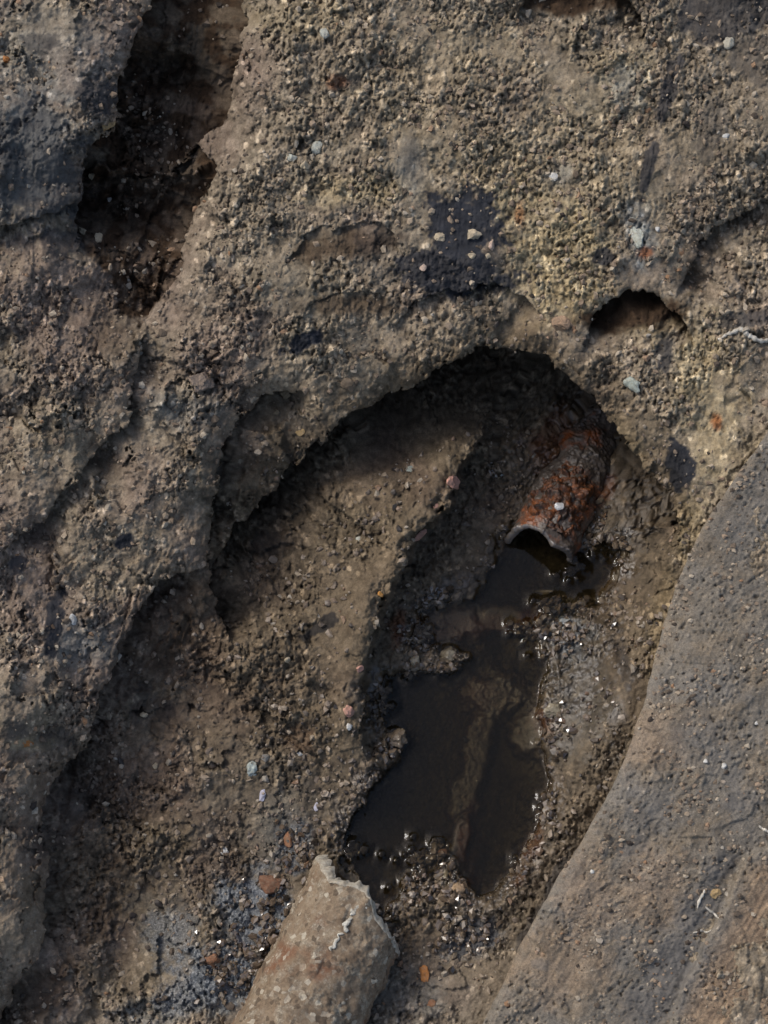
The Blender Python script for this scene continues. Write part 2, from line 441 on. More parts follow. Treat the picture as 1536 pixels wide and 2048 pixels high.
# ledges: polyline with the low side on the right hand; drop, recovery length, undercut, taper
LEDGES = [
  ([(470,1300),(445,1235),(425,1180),(413,1110),(420,1040),(437,960),(455,885),(480,825),(530,790),(580,783),(640,770)], 130, 150, 34, 0.3, 30),
  ([(430,1150),(440,1130)]+RIM[1:]+[(1350,1130)], 90, 90, 80, 0.55, 42),
  (CREST, 40, 60, 8, 0.45, 20),
  ([(-60,2120),(0,2048),(50,1945),(90,1875),(97,1750),(85,1660),(95,1580),(130,1530),(185,1480),(190,1400),(230,1330),(260,1240),(285,1205),(330,1165),(410,1130),(440,1100)], 130, 200, 30, 0.3, 34),
  ([(150,520),(165,400),(168,330),(195,278),(230,250),(238,190),(245,140),(270,75),(300,15),(320,-60),(340,-160)], 150, 130, 34, 0.12, 14),
  ([(540,-160),(512,-60),(500,0),(480,100),(470,190),(445,245),(392,292),(440,332),(415,375),(385,435),(365,500),(350,565),(300,615),(262,700)], 90, 80, 18),
  ([(-40,1120),(0,1100),(60,1055),(120,995),(165,945),(215,885),(255,845),(262,780),(280,700),(310,640)], 76, 120, 16, 0.3, 28),
  ([(-60,880),(0,830),(65,765),(115,700),(125,640),(110,560)], 26, 70, 6),
  ([(-60,455),(40,447),(95,432),(165,400)], 44, 80, 12),
  ([(775,670),(810,615),(860,585),(920,572),(985,572),(1050,592),(1095,645)], 34, 60, 10),
  ([(1160,710),(1172,665),(1205,612),(1260,584),(1320,592),(1362,632),(1385,690)], 95, 60, 30),
  ([(1350,600),(1373,535),(1398,488),(1428,462),(1488,422),(1560,385),(1640,350)], 56, 100, 12, 0.3, 26),
  ([(1025,60),(1050,0),(1110,-40),(1190,-40),(1260,0),(1295,85)], 60, 60, 14),
  ([(575,545),(590,490),(640,455),(700,445),(770,455),(815,500)], 24, 56, 8),
  ([(590,650),(630,600),(700,582),(790,596)], 16, 50, 5),
  ([(800,230),(820,180),(836,125),(872,45),(900,-20)], 10, 30, 2),
  ([(430,1190),(470,1265),(505,1330),(530,1390)][::-1], 16, 50, 4),
  ([(120,2100),(190,1980),(215,1900),(260,1830),(300,1740),(330,1640)], 18, 70, 4),
  ([(640,1640),(560,1700),(500,1800),(440,1960)][::-1], 10, 50, 2),
  ([(250,900),(300,960),(310,1040),(290,1110)][::-1], 8, 50, 2),
  ([(20,1520),(60,1470),(130,1450),(190,1440)], 10, 50, 3),
  ([(250,600),(300,430),(360,290),(385,180)], 16, 26, 3),
  ([(300,600),(345,460),(385,330)], 14, 22, 2),
  ([(215,560),(260,420),(285,300),(330,180),(350,60)], 14, 30, 3),
  ([(1536,690),(1470,740),(1440,820)][::-1], 12, 60, 3),
  ([(560,1120),(590,1085),(640,1075),(660,1110)], 10, 30, 3),
  ([(1380,120),(1350,180),(1310,300),(1285,400)][::-1], 8, 26, 1),
]
POOL = [(960,1170),(985,1140),(1010,1080),(1060,1060),(1130,1090),(1165,1095),(1215,1080),(1240,1110),(1215,1165),(1195,1212),(1130,1195),(1085,1222),(1060,1255),(1075,1300),
        (1098,1350),(1078,1400),(1085,1440),(1078,1490),(1100,1560),(1085,1640),(1060,1690),(1035,1740),(1000,1778),(958,1796),(928,1770),(915,1725),(900,1700),
        (850,1712),(808,1752),(800,1800),(770,1830),(740,1790),(700,1725),(685,1685),(715,1615),(752,1565),(800,1515),(812,1475),(765,1455),(755,1400),(772,1350),(830,1345),(905,1348),
        (945,1315),(905,1290),(850,1292),(832,1265),(850,1225),(900,1208),(945,1200)]
SHALLOW = [(900,1250,80,36,0,0.85),(1000,1240,60,30,0,0.7),(955,1500,30,110,12,0.5),(990,1390,60,50,0,0.6),(925,1670,18,60,8,0.7),(930,1590,34,60,10,0.5),(1060,1460,40,50,0,0.6)]

def ground_height(U, V, micro=True):
    """Height of the earth above the bank face, the sideways push of its overhangs, and its pigment fields."""
    wu = U + 9 * fbm(U, V, 70, 3, 3) + 3.5 * perlin(U / 14, V / 14, 71)
    wv = V + 9 * fbm(U, V, 70, 3, 31) + 3.5 * perlin(U / 14, V / 14, 72)
    _, _, ca = cells(U + 4 * perlin(U / 11, V / 11, 73), V + 4 * perlin(U / 11, V / 11, 74), 26.0, 75)
    _, _, cb = cells(U, V, 13.0, 76)
    wu = wu + 10 * (ca - 0.5) + 3.5 * (cb - 0.5)
    wv = wv + 10 * (np.mod(ca * 7.3, 1) - 0.5) + 3.5 * (np.mod(cb * 7.3, 1) - 0.5)
    h = tps_grid(FIT)
    def layer(h, fit, poly, sharp_line, w_sharp, w_soft, lo, hi):
        a = np.array(poly); m = (U > a[:, 0].min() - 150) & (U < a[:, 0].max() + 150) & (V > a[:, 1].min() - 150) & (V < a[:, 1].max() + 150)
        sdl = poly_sd(wu[m], wv[m], poly)
        dl, _, _, tl = polyline_dist(wu[m], wv[m], sharp_line)
        w = w_sharp + (w_soft - w_sharp) * sstep(10, 160, np.abs(dl) - np.abs(sdl)) 
        w = np.maximum(w, w_soft * np.maximum(sstep(lo, 0, tl), sstep(hi, 1, tl)))
        k = sstep(w, -w, sdl + w * 0.9)
        hh = h.copy(); hh[m] = h[m] * (1 - k) + tps_grid(fit)[m] * k
        kk = np.zeros(U.shape); kk[m] = k
        return hh, kk
    h, _ = layer(h, FIT_SHELF, PIT, RIM, 4, 60, 0.03, 0.95)
    h, kcave = layer(h, FIT_CAVE, CAVE, CREST + RIM[10:], 9, 50, 0.06, 0.96)
    du = np.zeros(U.shape); dv = np.zeros(U.shape); steep = np.zeros(U.shape)
    for pts, drop, rec, under, *rnd in LEDGES:
        r0, rl = rnd if rnd else (0.1, 11)
        a = np.array(pts); R = rec * 2.2 + 20
        m = (U > a[:, 0].min() - R) & (U < a[:, 0].max() + R) & (V > a[:, 1].min() - R) & (V < a[:, 1].max() + R)
        if not m.any(): continue
        s, nx, ny, t = polyline_dist(wu[m], wv[m], pts)
        tap = sstep(0, 0.12, t) * sstep(1, 0.88, t)
        d = drop * tap * np.clip(0.9 + 0.75 * perlin(t * 7 + drop, t * 0 + rec, 33), 0.35, 1.4)
        on = 3.5 if under >= 10 else (7.0 if under >= 5 else 13.0)
        sp = np.maximum(s, 0)
        low = np.where(s > 0, (r0 + (1 - r0) * (1 - np.exp(-sp / on))) * np.exp(-sp / rec), r0 * np.exp(np.minimum(s, 0) / rl))
        h[m] -= d * low
        g = np.where(s > 0, sstep(0, 7, s) * np.exp(-np.maximum(s - 7, 0) / (under * 0.9 + 6)), 0) * tap * under
        du[m] -= nx * g; dv[m] -= ny * g
        steep[m] = np.maximum(steep[m], low * tap * min(1, drop / 40))
    ridge = np.zeros(U.shape); m = (U > 520) & (U < 1150) & (V > 650) & (V < 1700)
    cs_, _, _, ct_ = polyline_dist(wu[m], wv[m], CREST)
    ridge[m] = np.exp(-((cs_ + 30) / 34) ** 2) * sstep(0.02, 0.15, ct_) * sstep(0.92, 0.75, ct_)
    h = h + 26 * ridge
    # the pool floor
    hw = h_at_z(U, V, ZW)
    sd = poly_sd_near(wu * 0.5 + U * 0.5, wv * 0.5 + V * 0.5, POOL, 460) + 6 * fbm(U, V, 34, 3, 8)
    slope = 0.35 + 0.75 * sstep(1000, 1160, U) * sstep(1150, 1260, V) + 0.9 * sstep(880, 760, U) * sstep(1600, 1480, V) - 0.12 * sstep(1080, 960, V)
    depth = 44 * (1 - zone(U, V, SHALLOW, 0.25 * fbm(U, V, 40, 3, 9), 0.4))
    flo = hw + np.where(sd > 0, slope * sd + 1.2 * np.minimum(sd, 8) * 0.5, -np.minimum(depth, 2 + depth * (1 - np.exp(sd / 26))))
    k = 22.0
    w = np.clip(0.5 + 0.5 * (flo - h) / k, 0, 1)
    near = sstep(430, 260, sd) * kcave
    hh = flo * (1 - w) + h * w - k * w * (1 - w)
    h = h + (hh - h) * near
    h = np.where((sd < 0) & ((kcave > 0.5) | (V > 1550)), np.minimum(h, flo), h)
    # pigment fields
    nz = 0.45 * fbm(U, V, 45, 4, 21) + 0.22 * perlin(U / 9, V / 9, 22)
    F = {}
    F['dark'] = zone(U, V, [(928,452,82,72,20,1),(905,545,120,50,5,.95),(600,690,46,19,-25,1),(1208,516,24,15,0,.9),(243,1082,22,17,-30,1),(108,1245,20,56,8,.95),(1362,935,26,56,-8,1),
        (1330,715,16,48,0,.8),(1335,180,17,70,14,.85),(1298,330,13,80,14,.85),(1450,30,110,48,0,.8),(1500,110,50,50,0,.5),(1490,640,60,16,-10,.7),(200,190,44,34,0,.75),(180,440,40,60,0,.7),
        (60,330,120,110,0,.65),(120,490,40,30,0,.6),(320,170,40,120,12,.3),(290,400,60,150,18,.25),(645,1252,44,16,-30,.85),(38,1130,22,14,0,.8),(25,1460,30,20,0,.5),(440,950,40,70,0,.3),(600,880,70,30,-30,.4),
        (950,1870,56,34,-20,.85),(600,1570,30,18,0,.3),(1420,250,30,60,10,.5),(560,1100,24,26,0,.55),(700,160,26,16,0,.5),(660,180,18,14,0,.5),(85,85,40,16,0,.6),(1250,1330,14,60,-8,.5),(1110,1760,14,60,24,.7),(1060,1860,14,60,28,.6),
        (300,1420,40,50,0,.5),(90,1680,60,30,0,.4),(170,1620,50,40,0,.4),(110,1480,40,22,0,.5),(820,300,12,50,4,.35),(770,520,60,60,0,.25)], nz, 0.14)
    F['yellow'] = zone(U, V, [(1110,500,95,120,10,1),(1020,420,70,60,0,.8),(1130,590,90,50,0,1),(1250,170,60,70,0,.7),(720,380,110,30,0,.7),(1430,850,60,130,0,.75),(1400,740,50,100,0,.8),(1375,1040,34,80,10,.7),
        (1000,330,120,60,0,.4),(1290,640,60,40,0,.8),(1180,300,160,130,0,.3),(900,200,200,160,0,.25),(600,40,90,40,0,.4),(1320,1250,20,120,8,.5),(640,30,60,40,0,.4),(1240,880,30,60,-40,.5),(60,1490,40,14,0,.6)], nz, 0.55)
    F['grey'] = zone(U, V, [(60,300,110,140,0,.8),(1280,470,26,60,-10,1),(1250,180,40,50,0,.6),(820,340,26,60,0,.4),(440,1960,90,70,0,.9),(510,1830,70,80,-30,.8),(560,1680,40,60,0,.7),(330,1850,60,60,0,.5),(1130,1265,60,50,20,.9),
        (1150,1400,70,120,0,.5),(170,1290,60,50,0,.6),(300,2030,80,30,0,.6),(800,2000,80,60,0,.5),(380,820,70,40,0,.4),(1120,350,26,20,0,.5),(560,1650,60,80,30,.5),(100,120,140,100,0,.4)], nz, 0.5)
    F['blue'] = zone(U, V, [(520,1830,70,90,-30,.95),(440,1950,90,60,0,.9),(590,1690,30,50,0,.7),(370,1990,60,40,0,.6),(950,1880,60,36,-20,.6),(1130,1265,50,40,20,.7),(1100,1190,40,16,0,.6),(880,1195,40,16,0,.4),(1220,1080,30,30,0,.4),(340,1870,50,50,0,.5)], nz, 0.35)
    F['umber'] = zone(U, V, [(432,110,50,180,9,1),(690,494,100,26,-6,.8),(700,612,100,22,0,.7),(1150,8,110,26,0,1),(1262,632,104,40,-6,1),(1340,1000,30,60,0,.2),(330,1260,60,90,20,.5),(80,1990,90,50,-30,.6),(1400,520,30,50,20,.5),(230,660,50,70,0,.5)], nz, 0.45)
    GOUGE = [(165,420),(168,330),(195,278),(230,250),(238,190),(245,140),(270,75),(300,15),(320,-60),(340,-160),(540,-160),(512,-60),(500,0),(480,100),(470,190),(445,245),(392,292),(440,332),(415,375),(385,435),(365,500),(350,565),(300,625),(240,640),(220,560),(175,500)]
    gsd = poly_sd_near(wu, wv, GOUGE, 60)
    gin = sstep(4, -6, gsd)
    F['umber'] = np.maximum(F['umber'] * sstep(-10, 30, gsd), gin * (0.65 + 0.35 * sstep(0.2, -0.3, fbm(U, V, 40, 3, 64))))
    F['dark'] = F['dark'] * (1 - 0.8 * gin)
    F['rust'] = zone(U, V, [(920,1250,90,26,0,.5),(1045,1245,50,20,-20,.7),(940,1690,24,70,4,.6),(1085,1440,24,30,0,.4),(1090,900,40,50,0,.5),(1190,1000,14,36,20,.7),(1045,1170,40,30,0,.2),(800,1255,14,34,10,.5),(865,1640,60,20,0,.2),
        (730,1680,30,20,0,.3),(940,1400,40,60,0,.35),(1060,1700,16,60,20,.35),(1040,430,10,30,0,.4),(1290,505,16,12,0,.7),(1435,845,10,14,0,.7),(670,165,20,14,0,.4),(600,1480,30,30,0,.15)], nz, 0.5)
    F['red'] = sstep(0.0, 1.0, 0.55 * sstep(700, 200, U) + 0.7 * fbm(U, V, 190, 3, 41) + zone(U, V, [(70,560,100,90,0,.6),(250,1300,80,120,0,.4)], nz))
    smooth = zone(U, V, [(430,110,56,170,10,1),(70,350,110,80,0,.8),(690,490,90,34,-6,.9),(700,615,90,26,0,.7),(1150,10,110,28,0,1),(1250,620,80,30,0,.8),(1260,625,95,36,0,.9),(810,310,18,60,4,.9),(45,1850,70,170,0,.8),(60,700,60,30,0,.3),
        (340,1240,70,60,0,.4),(640,410,90,24,0,.6),(180,1300,50,40,0,.5),(900,650,140,50,0,.4)], nz, 0.4)
    smooth = np.maximum(np.maximum(smooth, 0.75 * F['dark']), 0.7 * ridge)
    z_above = h - hw
    pit = sstep(420, 250, sd)
    wet = sstep(70, 4, sd + 26 * fbm(U, V, 60, 3, 61)) 
    wet = np.maximum(wet, 0.9 * zone(U, V, [(1130,960,110,150,0,.9),(1270,1030,70,70,0,.7),(500,1840,90,110,-30,.75),(430,1960,70,60,0,.6),(950,1870,60,40,0,.7),(600,1660,50,60,0,.6),(1165,1330,95,180,0,.9)], nz, 0.5))
    F['wet'] = np.maximum(wet, 0.35 * pit * sstep(1.0, 0.2, np.abs(z_above) / 200))
    F['sd'] = sd
    hol = poly_sd_near(wu, wv, PIT, 300)                                            # soil toned darker inside the hollow, round the pool, down the left slope
    F['hollow_tone'] = np.clip(sstep(260, 20, np.minimum(sd, hol * 2 + 40) + 70 * fbm(U, V, 110, 3, 63)) * 0.9 + 0.8 * zone(U, V, [(420,1420,200,240,20,.9),(300,1720,230,260,10,.9),(480,930,80,160,10,.6)], nz, 0.5), 0, 0.95) * (1 - 0.75 * F['blue'])
    # relief
    rel = (1 - 0.8 * smooth)
    under = sstep(10, -10, sd)
    rub = sstep(-0.25, 0.45, fbm(U, V, 170, 3, 15) + 0.25 * sstep(60, -60, hol) + 0.3 * sstep(760, 600, V) * sstep(420, 560, U))                    # where the face is crumbly rather than smeared
    rel = rel * (0.22 + 0.95 * rub)
    fw = U + 20 * fbm(U, V, 44, 4, 16, 0.6); fx = V + 20 * fbm(U, V, 44, 4, 17, 0.6)
    brk = (0.45 + 0.75 * sstep(900, 300, U) + 0.5 * steep) * (1 - 0.6 * smooth)
    fl = (15 + 14 * sstep(700, 300, U)) * fbm(U, V, 170, 2, 4) + (8 * fbm(U, V, 60, 3, 5) + 3.4 * fbm(U, V, 18, 3, 6)) * (0.35 + 0.65 * rel)
    fl = fl + brk * (13 * facets(fw, fx * 0.8, 90, 18) + 8 * facets(fw, fx, 38, 19) * (0.4 + 0.6 * rub))
    gouge = zone(U, V, [(310,360,95,300,17,1),(300,1280,70,170,24,.7),(460,1000,50,170,15,.5),(150,1700,60,260,12,.5)], nz, 0.4)
    ac = U * 0.956 + V * 0.292 + 7 * fbm(U, V, 50, 2, 23); al = V * 0.956 - U * 0.292
    fl = fl + gouge * (6 * (0.6 - np.abs(streak(ac / 17, al / 150, 24)) * 2.2) + 3 * (0.5 - np.abs(streak(ac / 7, al / 70, 25)) * 2) + 13 * facets(0.8 * ac + 0.6 * al * 0.25, -0.6 * ac + 0.8 * al * 0.25, 26, 26))
    au, av = U * 1.2 + 2.0 * perlin(U / 9, V / 9, 80), V * 0.92 + 2.0 * perlin(U / 9, V / 9, 81)
    f1, f2, r1 = cells(au, av, 11.0, 200)
    g1, g2, r2 = cells(au, av, 21.0, 300)
    k1, k2, r3 = cells(au, av, 6.5, 400)
    dens = np.clip(0.55 + 0.9 * fbm(U, V, 120, 2, 7), 0.15, 1)
    m1 = 0.25 + 0.75 * sstep(-0.2, 0.35, fbm(U, V, 55, 2, 27)); m2 = sstep(-0.05, 0.4, fbm(U, V, 80, 2, 28)); m4 = sstep(0.0, 0.4, fbm(U, V, 130, 2, 29))
    l1, _, lr = cells(au + 6 * perlin(U / 16, V / 16, 82), av + 6 * perlin(U / 16, V / 16, 83), 44.0, 500)
    crumb = np.sqrt(np.clip(1 - (f1 / 0.66) ** 2, 0, 1)) * (1.0 + 7.5 * r1 ** 2) * m1
    crumb = crumb + np.sqrt(np.clip(1 - (l1 / 0.5) ** 2, 0, 1)) * 15 * np.clip(lr - 0.6, 0, 1) / 0.4 * m4
    crumb = crumb + np.sqrt(np.clip(1 - (g1 / 0.55) ** 2, 0, 1)) * 12.0 * np.clip(r2 - 0.5, 0, 1) / 0.45 * m2
    crumb = crumb + np.sqrt(np.clip(1 - (k1 / 0.6) ** 2, 0, 1)) * 2.8 * r3
    verm = np.abs(perlin(au / 13, av / 17, 92))
    pits = -8 * sstep(0.5, 0.8, perlin(au / 8.5, av / 10, 91) + 0.3) - 4.5 * sstep(0.10, 0.0, verm)
    striae = smooth * 1.5 * streak(U / 4.0 + V * 0.03, V / 90, 95)
    h = h + (0.35 + 0.65 * rel) * 1.5 * (RNG.random(U.shape) - 0.5)
    h = h + (fl + (crumb + pits) * rel * (0.6 + 0.4 * dens) + striae) * (1 - 0.8 * under)
    F['grain'] = np.clip(0.5 + np.clip(rel + 0.25, 0.3, 1) * (0.55 * (r1 - 0.5) * (f1 < 0.6) + 0.45 * (r3 - 0.5) + np.where((r2 > 0.75) & (g1 < 0.5), (r2 - 0.7), 0) - 0.12 * (f2 - f1 < 0.12)), 0, 1)
    F['grain'] = F['grain'] + 0.30 * (r1 > 0.965) * (f1 < 0.5)
    F['smooth'] = smooth
    return h, du, dv, F

H, DU, DV, FLD = ground_height(U0, V0)
GP = P(U0 + DU, V0 + DV, H)
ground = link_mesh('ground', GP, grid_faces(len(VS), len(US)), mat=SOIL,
                   attrs={k: FLD[k] for k in ('grain', 'dark', 'yellow', 'grey', 'rust', 'red', 'umber', 'blue', 'hollow_tone', 'wet', 'smooth')})
tag(ground, 'dug brown earth bank with a hollow, ledges and gouges', kind='structure')

def near_idx(u, v):
    return int(np.clip(np.searchsorted(VS, v), 0, len(VS) - 1)), int(np.clip(np.searchsorted(US, u), 0, len(US) - 1))
def surf_h(u, v):
    i, j = near_idx(u, v); return float(H[i, j])
def surf(u, v, lift=0.0):
    return Vector(P(u, v, surf_h(u, v) + lift))

# ------------------------------------------------------------------ grit
def ico(sub):
    import bmesh
    bm = bmesh.new(); bmesh.ops.create_icosphere(bm, subdivisions=sub, radius=1)
    v = np.array([x.co[:] for x in bm.verts]); f = np.array([[y.index for y in x.verts] for x in bm.faces]); bm.free()
    return v, f
IV1, IF1 = ico(1); IV2, IF2 = ico(2); IV3, IF3 = ico(3); IV4, IF4 = ico(4)

EDGE = np.array([(1700,640),(1620,750),(1536,862),(1480,945),(1425,1020),(1378,1105),(1345,1190),(1318,1280),(1296,1375),(1268,1465),(1244,1532),(1219,1578),(1186,1644),(1153,1698),(1107,1764),(1074,1831),(1041,1884),(1012,1951),(966,2046),(930,2130),(880,2230)], float)
NG = 8000
cu = RNG.uniform(-60, 1600, NG * 3); cv = RNG.uniform(-60, 2100, NG * 3)
ii = np.clip(np.searchsorted(VS, cv), 0, len(VS) - 1); jj = np.clip(np.searchsorted(US, cu), 0, len(US) - 1)
prob = np.clip(0.55 + 1.4 * fbm(cu, cv, 130, 2, 907), 0.0, 1) * (1 - 0.93 * FLD['smooth'][ii, jj]) * np.where(FLD['sd'][ii, jj] < -6, 0.06, 1)
off = np.hypot(DU[ii, jj], DV[ii, jj])
prob = prob * (off < 14)
inslab = poly_sd(cu, cv, list(map(tuple, EDGE)) + [(1700, 2300)]) < 4
keep = (RNG.random(NG * 3) < prob) & ~inslab
cu, cv, ii, jj = cu[keep][:NG], cv[keep][:NG], ii[keep][:NG], jj[keep][:NG]
nloose = len(cu)
SHORE = [(770,1500,26,22),(815,1335,26,14),(885,1338,20,12),(1105,1472,24,16),(1118,1505,14,12),(1135,1142,26,12),(1215,1092,30,20),(842,1270,22,24),(885,1192,40,20),(1095,1205,30,12),(1160,1212,26,14),(1130,1262,56,46),
         (705,1702,18,16),(880,1692,16,14),(848,1716,26,18),(912,1790,22,18),(1046,1726,14,14),(1096,1622,10,30),(1060,1262,24,20),(1000,1060,14,10),(985,945,14,14),(540,1840,60,90),(600,1700,40,50),(470,1930,60,50),(930,1870,60,40),
         (1110,1430,26,22),(870,1760,50,40),(1190,1060,30,40),(765,1400,12,40)]
eu_, ev_ = [], []
for a, b, c, d in SHORE:
    k = int(12 + c * d / 26); eu_.append(RNG.normal(a, c * 0.6, k)); ev_.append(RNG.normal(b, d * 0.6, k))
eu_ = np.concatenate(eu_); ev_ = np.concatenate(ev_)
cu = np.concatenate([cu, eu_]); cv = np.concatenate([cv, ev_])
ii = np.clip(np.searchsorted(VS, cv), 0, len(VS) - 1); jj = np.clip(np.searchsorted(US, cu), 0, len(US) - 1)
n = len(cu)
rad = (2.4 + 6.5 * RNG.random(n) ** 3.4)
rad[nloose:] = 3.2 + 7 * RNG.random(n - nloose) ** 2
rot = RNG.normal(size=(n, 4)); rot /= np.linalg.norm(rot, axis=1)[:, None]
w_, x_, y_, z_ = rot.T
RM = np.stack([1 - 2 * (y_ * y_ + z_ * z_), 2 * (x_ * y_ - z_ * w_), 2 * (x_ * z_ + y_ * w_),
               2 * (x_ * y_ + z_ * w_), 1 - 2 * (x_ * x_ + z_ * z_), 2 * (y_ * z_ - x_ * w_),
               2 * (x_ * z_ - y_ * w_), 2 * (y_ * z_ + x_ * w_), 1 - 2 * (x_ * x_ + y_ * y_)], -1).reshape(n, 3, 3)
loc = IV1[None] * (1 + 0.45 * RNG.uniform(-1, 1, (n, 12, 1))) * np.array([1.15, 0.9, 0.75])
loc = np.einsum('nij,nkj->nki', RM, loc) * (rad * S)[:, None, None]
base = P(cu + DU[ii, jj], cv + DV[ii, jj], H[ii, jj] + 0.05 * rad + np.where(np.arange(n) >= nloose, 0.3 * rad, 0))
gco = (base[:, None] + loc).reshape(-1, 3)
gf = (IF1[None] + (np.arange(n) * 12)[:, None, None]).reshape(-1, 3)
tint = np.clip(RNG.random(n) ** 0.9 * 0.97, 0, 1)
grit = link_mesh('grit', gco, tris=gf, mat=GRIT, smooth=False, attrs={'grain': np.repeat(tint, 12), 'wet': np.repeat(np.maximum(np.maximum(FLD['wet'], 0.6 * FLD['hollow_tone'])[ii, jj], np.where(np.arange(n) >= nloose, 0.95, 0)), 12)})
tag(grit, 'fine loose grit and crumbs of soil scattered over the earth bank', 'grit', kind='stuff')

eu_w, ev_w, r_w = cu[nloose:], cv[nloose:], rad[nloose:] * 0.8

# ------------------------------------------------------------------ the pool
HWG = h_at_z(U0, V0, ZW)
i0, j0 = near_idx(640, 1020); i1, j1 = near_idx(1290, 1860)
sub = (slice(i0, i1), slice(j0, j1))
dep = (HWG - H)[sub]                                   # pixels of water over the floor
sdp = FLD['sd'][sub]
# smooth the depth a little, then let the surface creep up at the shore
def blur(a, n):
    for _ in range(n):
        a = (a + np.roll(a, 1, 0) + np.roll(a, -1, 0) + np.roll(a, 1, 1) + np.roll(a, -1, 1)) / 5
    return a
db = blur(dep, 3)
for a, b, c in [(900,1312,20),(792,1478,21),(1106,1424,17),(1108,1452,13),(918,1784,15),(884,1706,10),(850,1210,11),(915,1195,12),(830,1322,12),(1128,1243,12),(695,1702,8)]:
    db = np.minimum(db, np.maximum(np.hypot(U0[sub] - a, V0[sub] - b) - c, -2) * 0.8 + np.where(db < 0, db, 0))
for a, b, c in zip(eu_w, ev_w, r_w):
    i, j = near_idx(a, b); i -= i0; j -= j0
    if 8 < i < db.shape[0] - 8 and 8 < j < db.shape[1] - 8:
        w = (slice(i - 8, i + 9), slice(j - 8, j + 9))
        db[w] = np.minimum(db[w], np.maximum(np.hypot(U0[sub][w] - a, V0[sub][w] - b) - c, -1) + np.where(db[w] < 0, db[w], 0))
rise = 7.5 * np.exp(-np.maximum(db, 0) / 6.0)
ok = (db > -7) & (sdp < 30)
zsurf = ZW + rise * S
Us, Vs = U0[sub], V0[sub]
a_ = (Us - 768) / FOC; b_ = (Vs - 1024) / FOC
dd = FWD + a_[..., None] * RGT - b_[..., None] * UPV
WP = CAM + dd * ((zsurf - CAM[2]) / dd[..., 2])[..., None]
nr, nc = Us.shape
fq = grid_faces(nr, nc)
fq = fq[ok.ravel()[fq].all(1)]
used = np.unique(fq); remap = -np.ones(nr * nc, int); remap[used] = np.arange(len(used))
top = WP.reshape(-1, 3)[used]; bot = top.copy(); bot[:, 2] = ZW - 0.06
ft = remap[fq]; nb = len(used)
edges = {}
for q in ft:
    for a, b in ((q[0], q[1]), (q[1], q[2]), (q[2], q[3]), (q[3], q[0])):
        if (b, a) in edges: del edges[(b, a)]
        else: edges[(a, b)] = 1
side = np.array([(a, a + nb, b + nb, b) for a, b in edges])
water = link_mesh('water', np.vstack([top, bot]), np.vstack([ft, ft[:, ::-1] + nb, side]), mat=WATER)
tag(water, 'still murky brown water pooled in the bottom of the hollow', kind='structure')

# ------------------------------------------------------------------ the scraped clay slab at the lower right
seg = np.concatenate([[0], np.cumsum(np.hypot(*(EDGE[1:] - EDGE[:-1]).T))])
ta = np.arange(0, seg[-1], 2.6)
eu = np.interp(ta, seg, EDGE[:, 0]); ev = np.interp(ta, seg, EDGE[:, 1])
kk = np.ones(41) / 41
eu[20:-20] = np.convolve(eu, kk, 'valid'); ev[20:-20] = np.convolve(ev, kk, 'valid')
bb = np.concatenate([[-1.5, -1.0, -0.5], np.arange(0, 620, 2.6), 620 + np.cumsum(2.6 * 1.1 ** np.arange(1, 30))])
A, B = np.meshgrid(np.arange(len(ta)), bb, indexing='ij')
Eu = eu[A]; Ev = ev[A]; Bp = np.maximum(B, 0)
wob = 3.0 * perlin(ta / 60, ta * 0, 5) + 1.5 * perlin(ta / 17, ta * 0 + 3, 6)
SU = Eu + 0.88 * (Bp + wob[A] * np.exp(-Bp / 40)); SV = Ev + 0.47 * (Bp + wob[A] * np.exp(-Bp / 40))
gh = tps_eval(FIT, Eu, Ev)
hs = 14 - 0.035 * Bp + 9 * fbm(SU, SV, 260, 2, 700) + 4.5 * fbm(SU, SV, 70, 4, 701) + 4 * facets(SU + 12 * fbm(SU, SV, 40, 3, 702), SV, 70, 703)
merge = sstep(1500, 1180, Ev)
hs = hs * (1 - merge * np.exp(-Bp / 140)) + (tps_eval(FIT, SU, SV) + 24 - 80 * sstep(850, 660, Ev)) * merge * np.exp(-Bp / 140)
hs = hs - 6 * np.exp(-Bp / 5.0) - 16 * np.exp(-Bp / 26.0) * (1 - merge)                                        # worn arris
STEPL = [(1330,2110),(1347,2021),(1368,1967),(1393,1917),(1434,1847),(1455,1797),(1480,1731),(1492,1715),(1540,1690),(1620,1640)][::-1]
s, _, _, t = polyline_dist(SU + 3 * perlin(SU / 30, SV / 30, 44), SV + 3 * perlin(SU / 30, SV / 30, 45), STEPL)
# low side lies up-left: raise the far side
hs = hs + 20 * sstep(8, -8, s) * np.exp(-np.maximum(-s - 20, 0) / 400) - 5 * np.where(s > 0, np.exp(-np.maximum(s, 0) / 26), 0)
s2, _, _, t2 = polyline_dist(SU, SV, [(1280,1700),(1300,1664),(1347,1598),(1390,1560)])
hs = hs + 2.5 * np.exp(-(s2 / 5) ** 2)
nzs = 0.45 * fbm(SU, SV, 45, 4, 721) + 0.3 * perlin(SU / 8, SV / 8, 722)
sdark = zone(SU, SV, [(1395,1820,32,60,28,.9),(1340,1930,50,70,28,.8),(1300,2010,70,40,0,.6),(1440,1740,30,40,30,.7),(1265,1690,30,18,-30,.6),(1080,1930,16,12,0,.6),(1300,1640,26,60,30,.4),(1400,1480,60,50,0,.3),(1490,1600,40,20,-20,.5)], nzs, 0.3) * 0.8
sred = np.maximum(np.where(s < 0, sstep(0, -60, s), 0), zone(SU, SV, [(1300,1480,60,60,0,.5),(1180,1800,60,90,0,.5),(1120,1930,90,70,0,.5),(1300,1780,70,70,0,.5)], nzs, 0.6))
au, av = SU * 1.15, SV * 0.95
f1, f2, r1 = cells(au, av, 9.0, 210); k1, k2, r3 = cells(au, av, 5.5, 410)
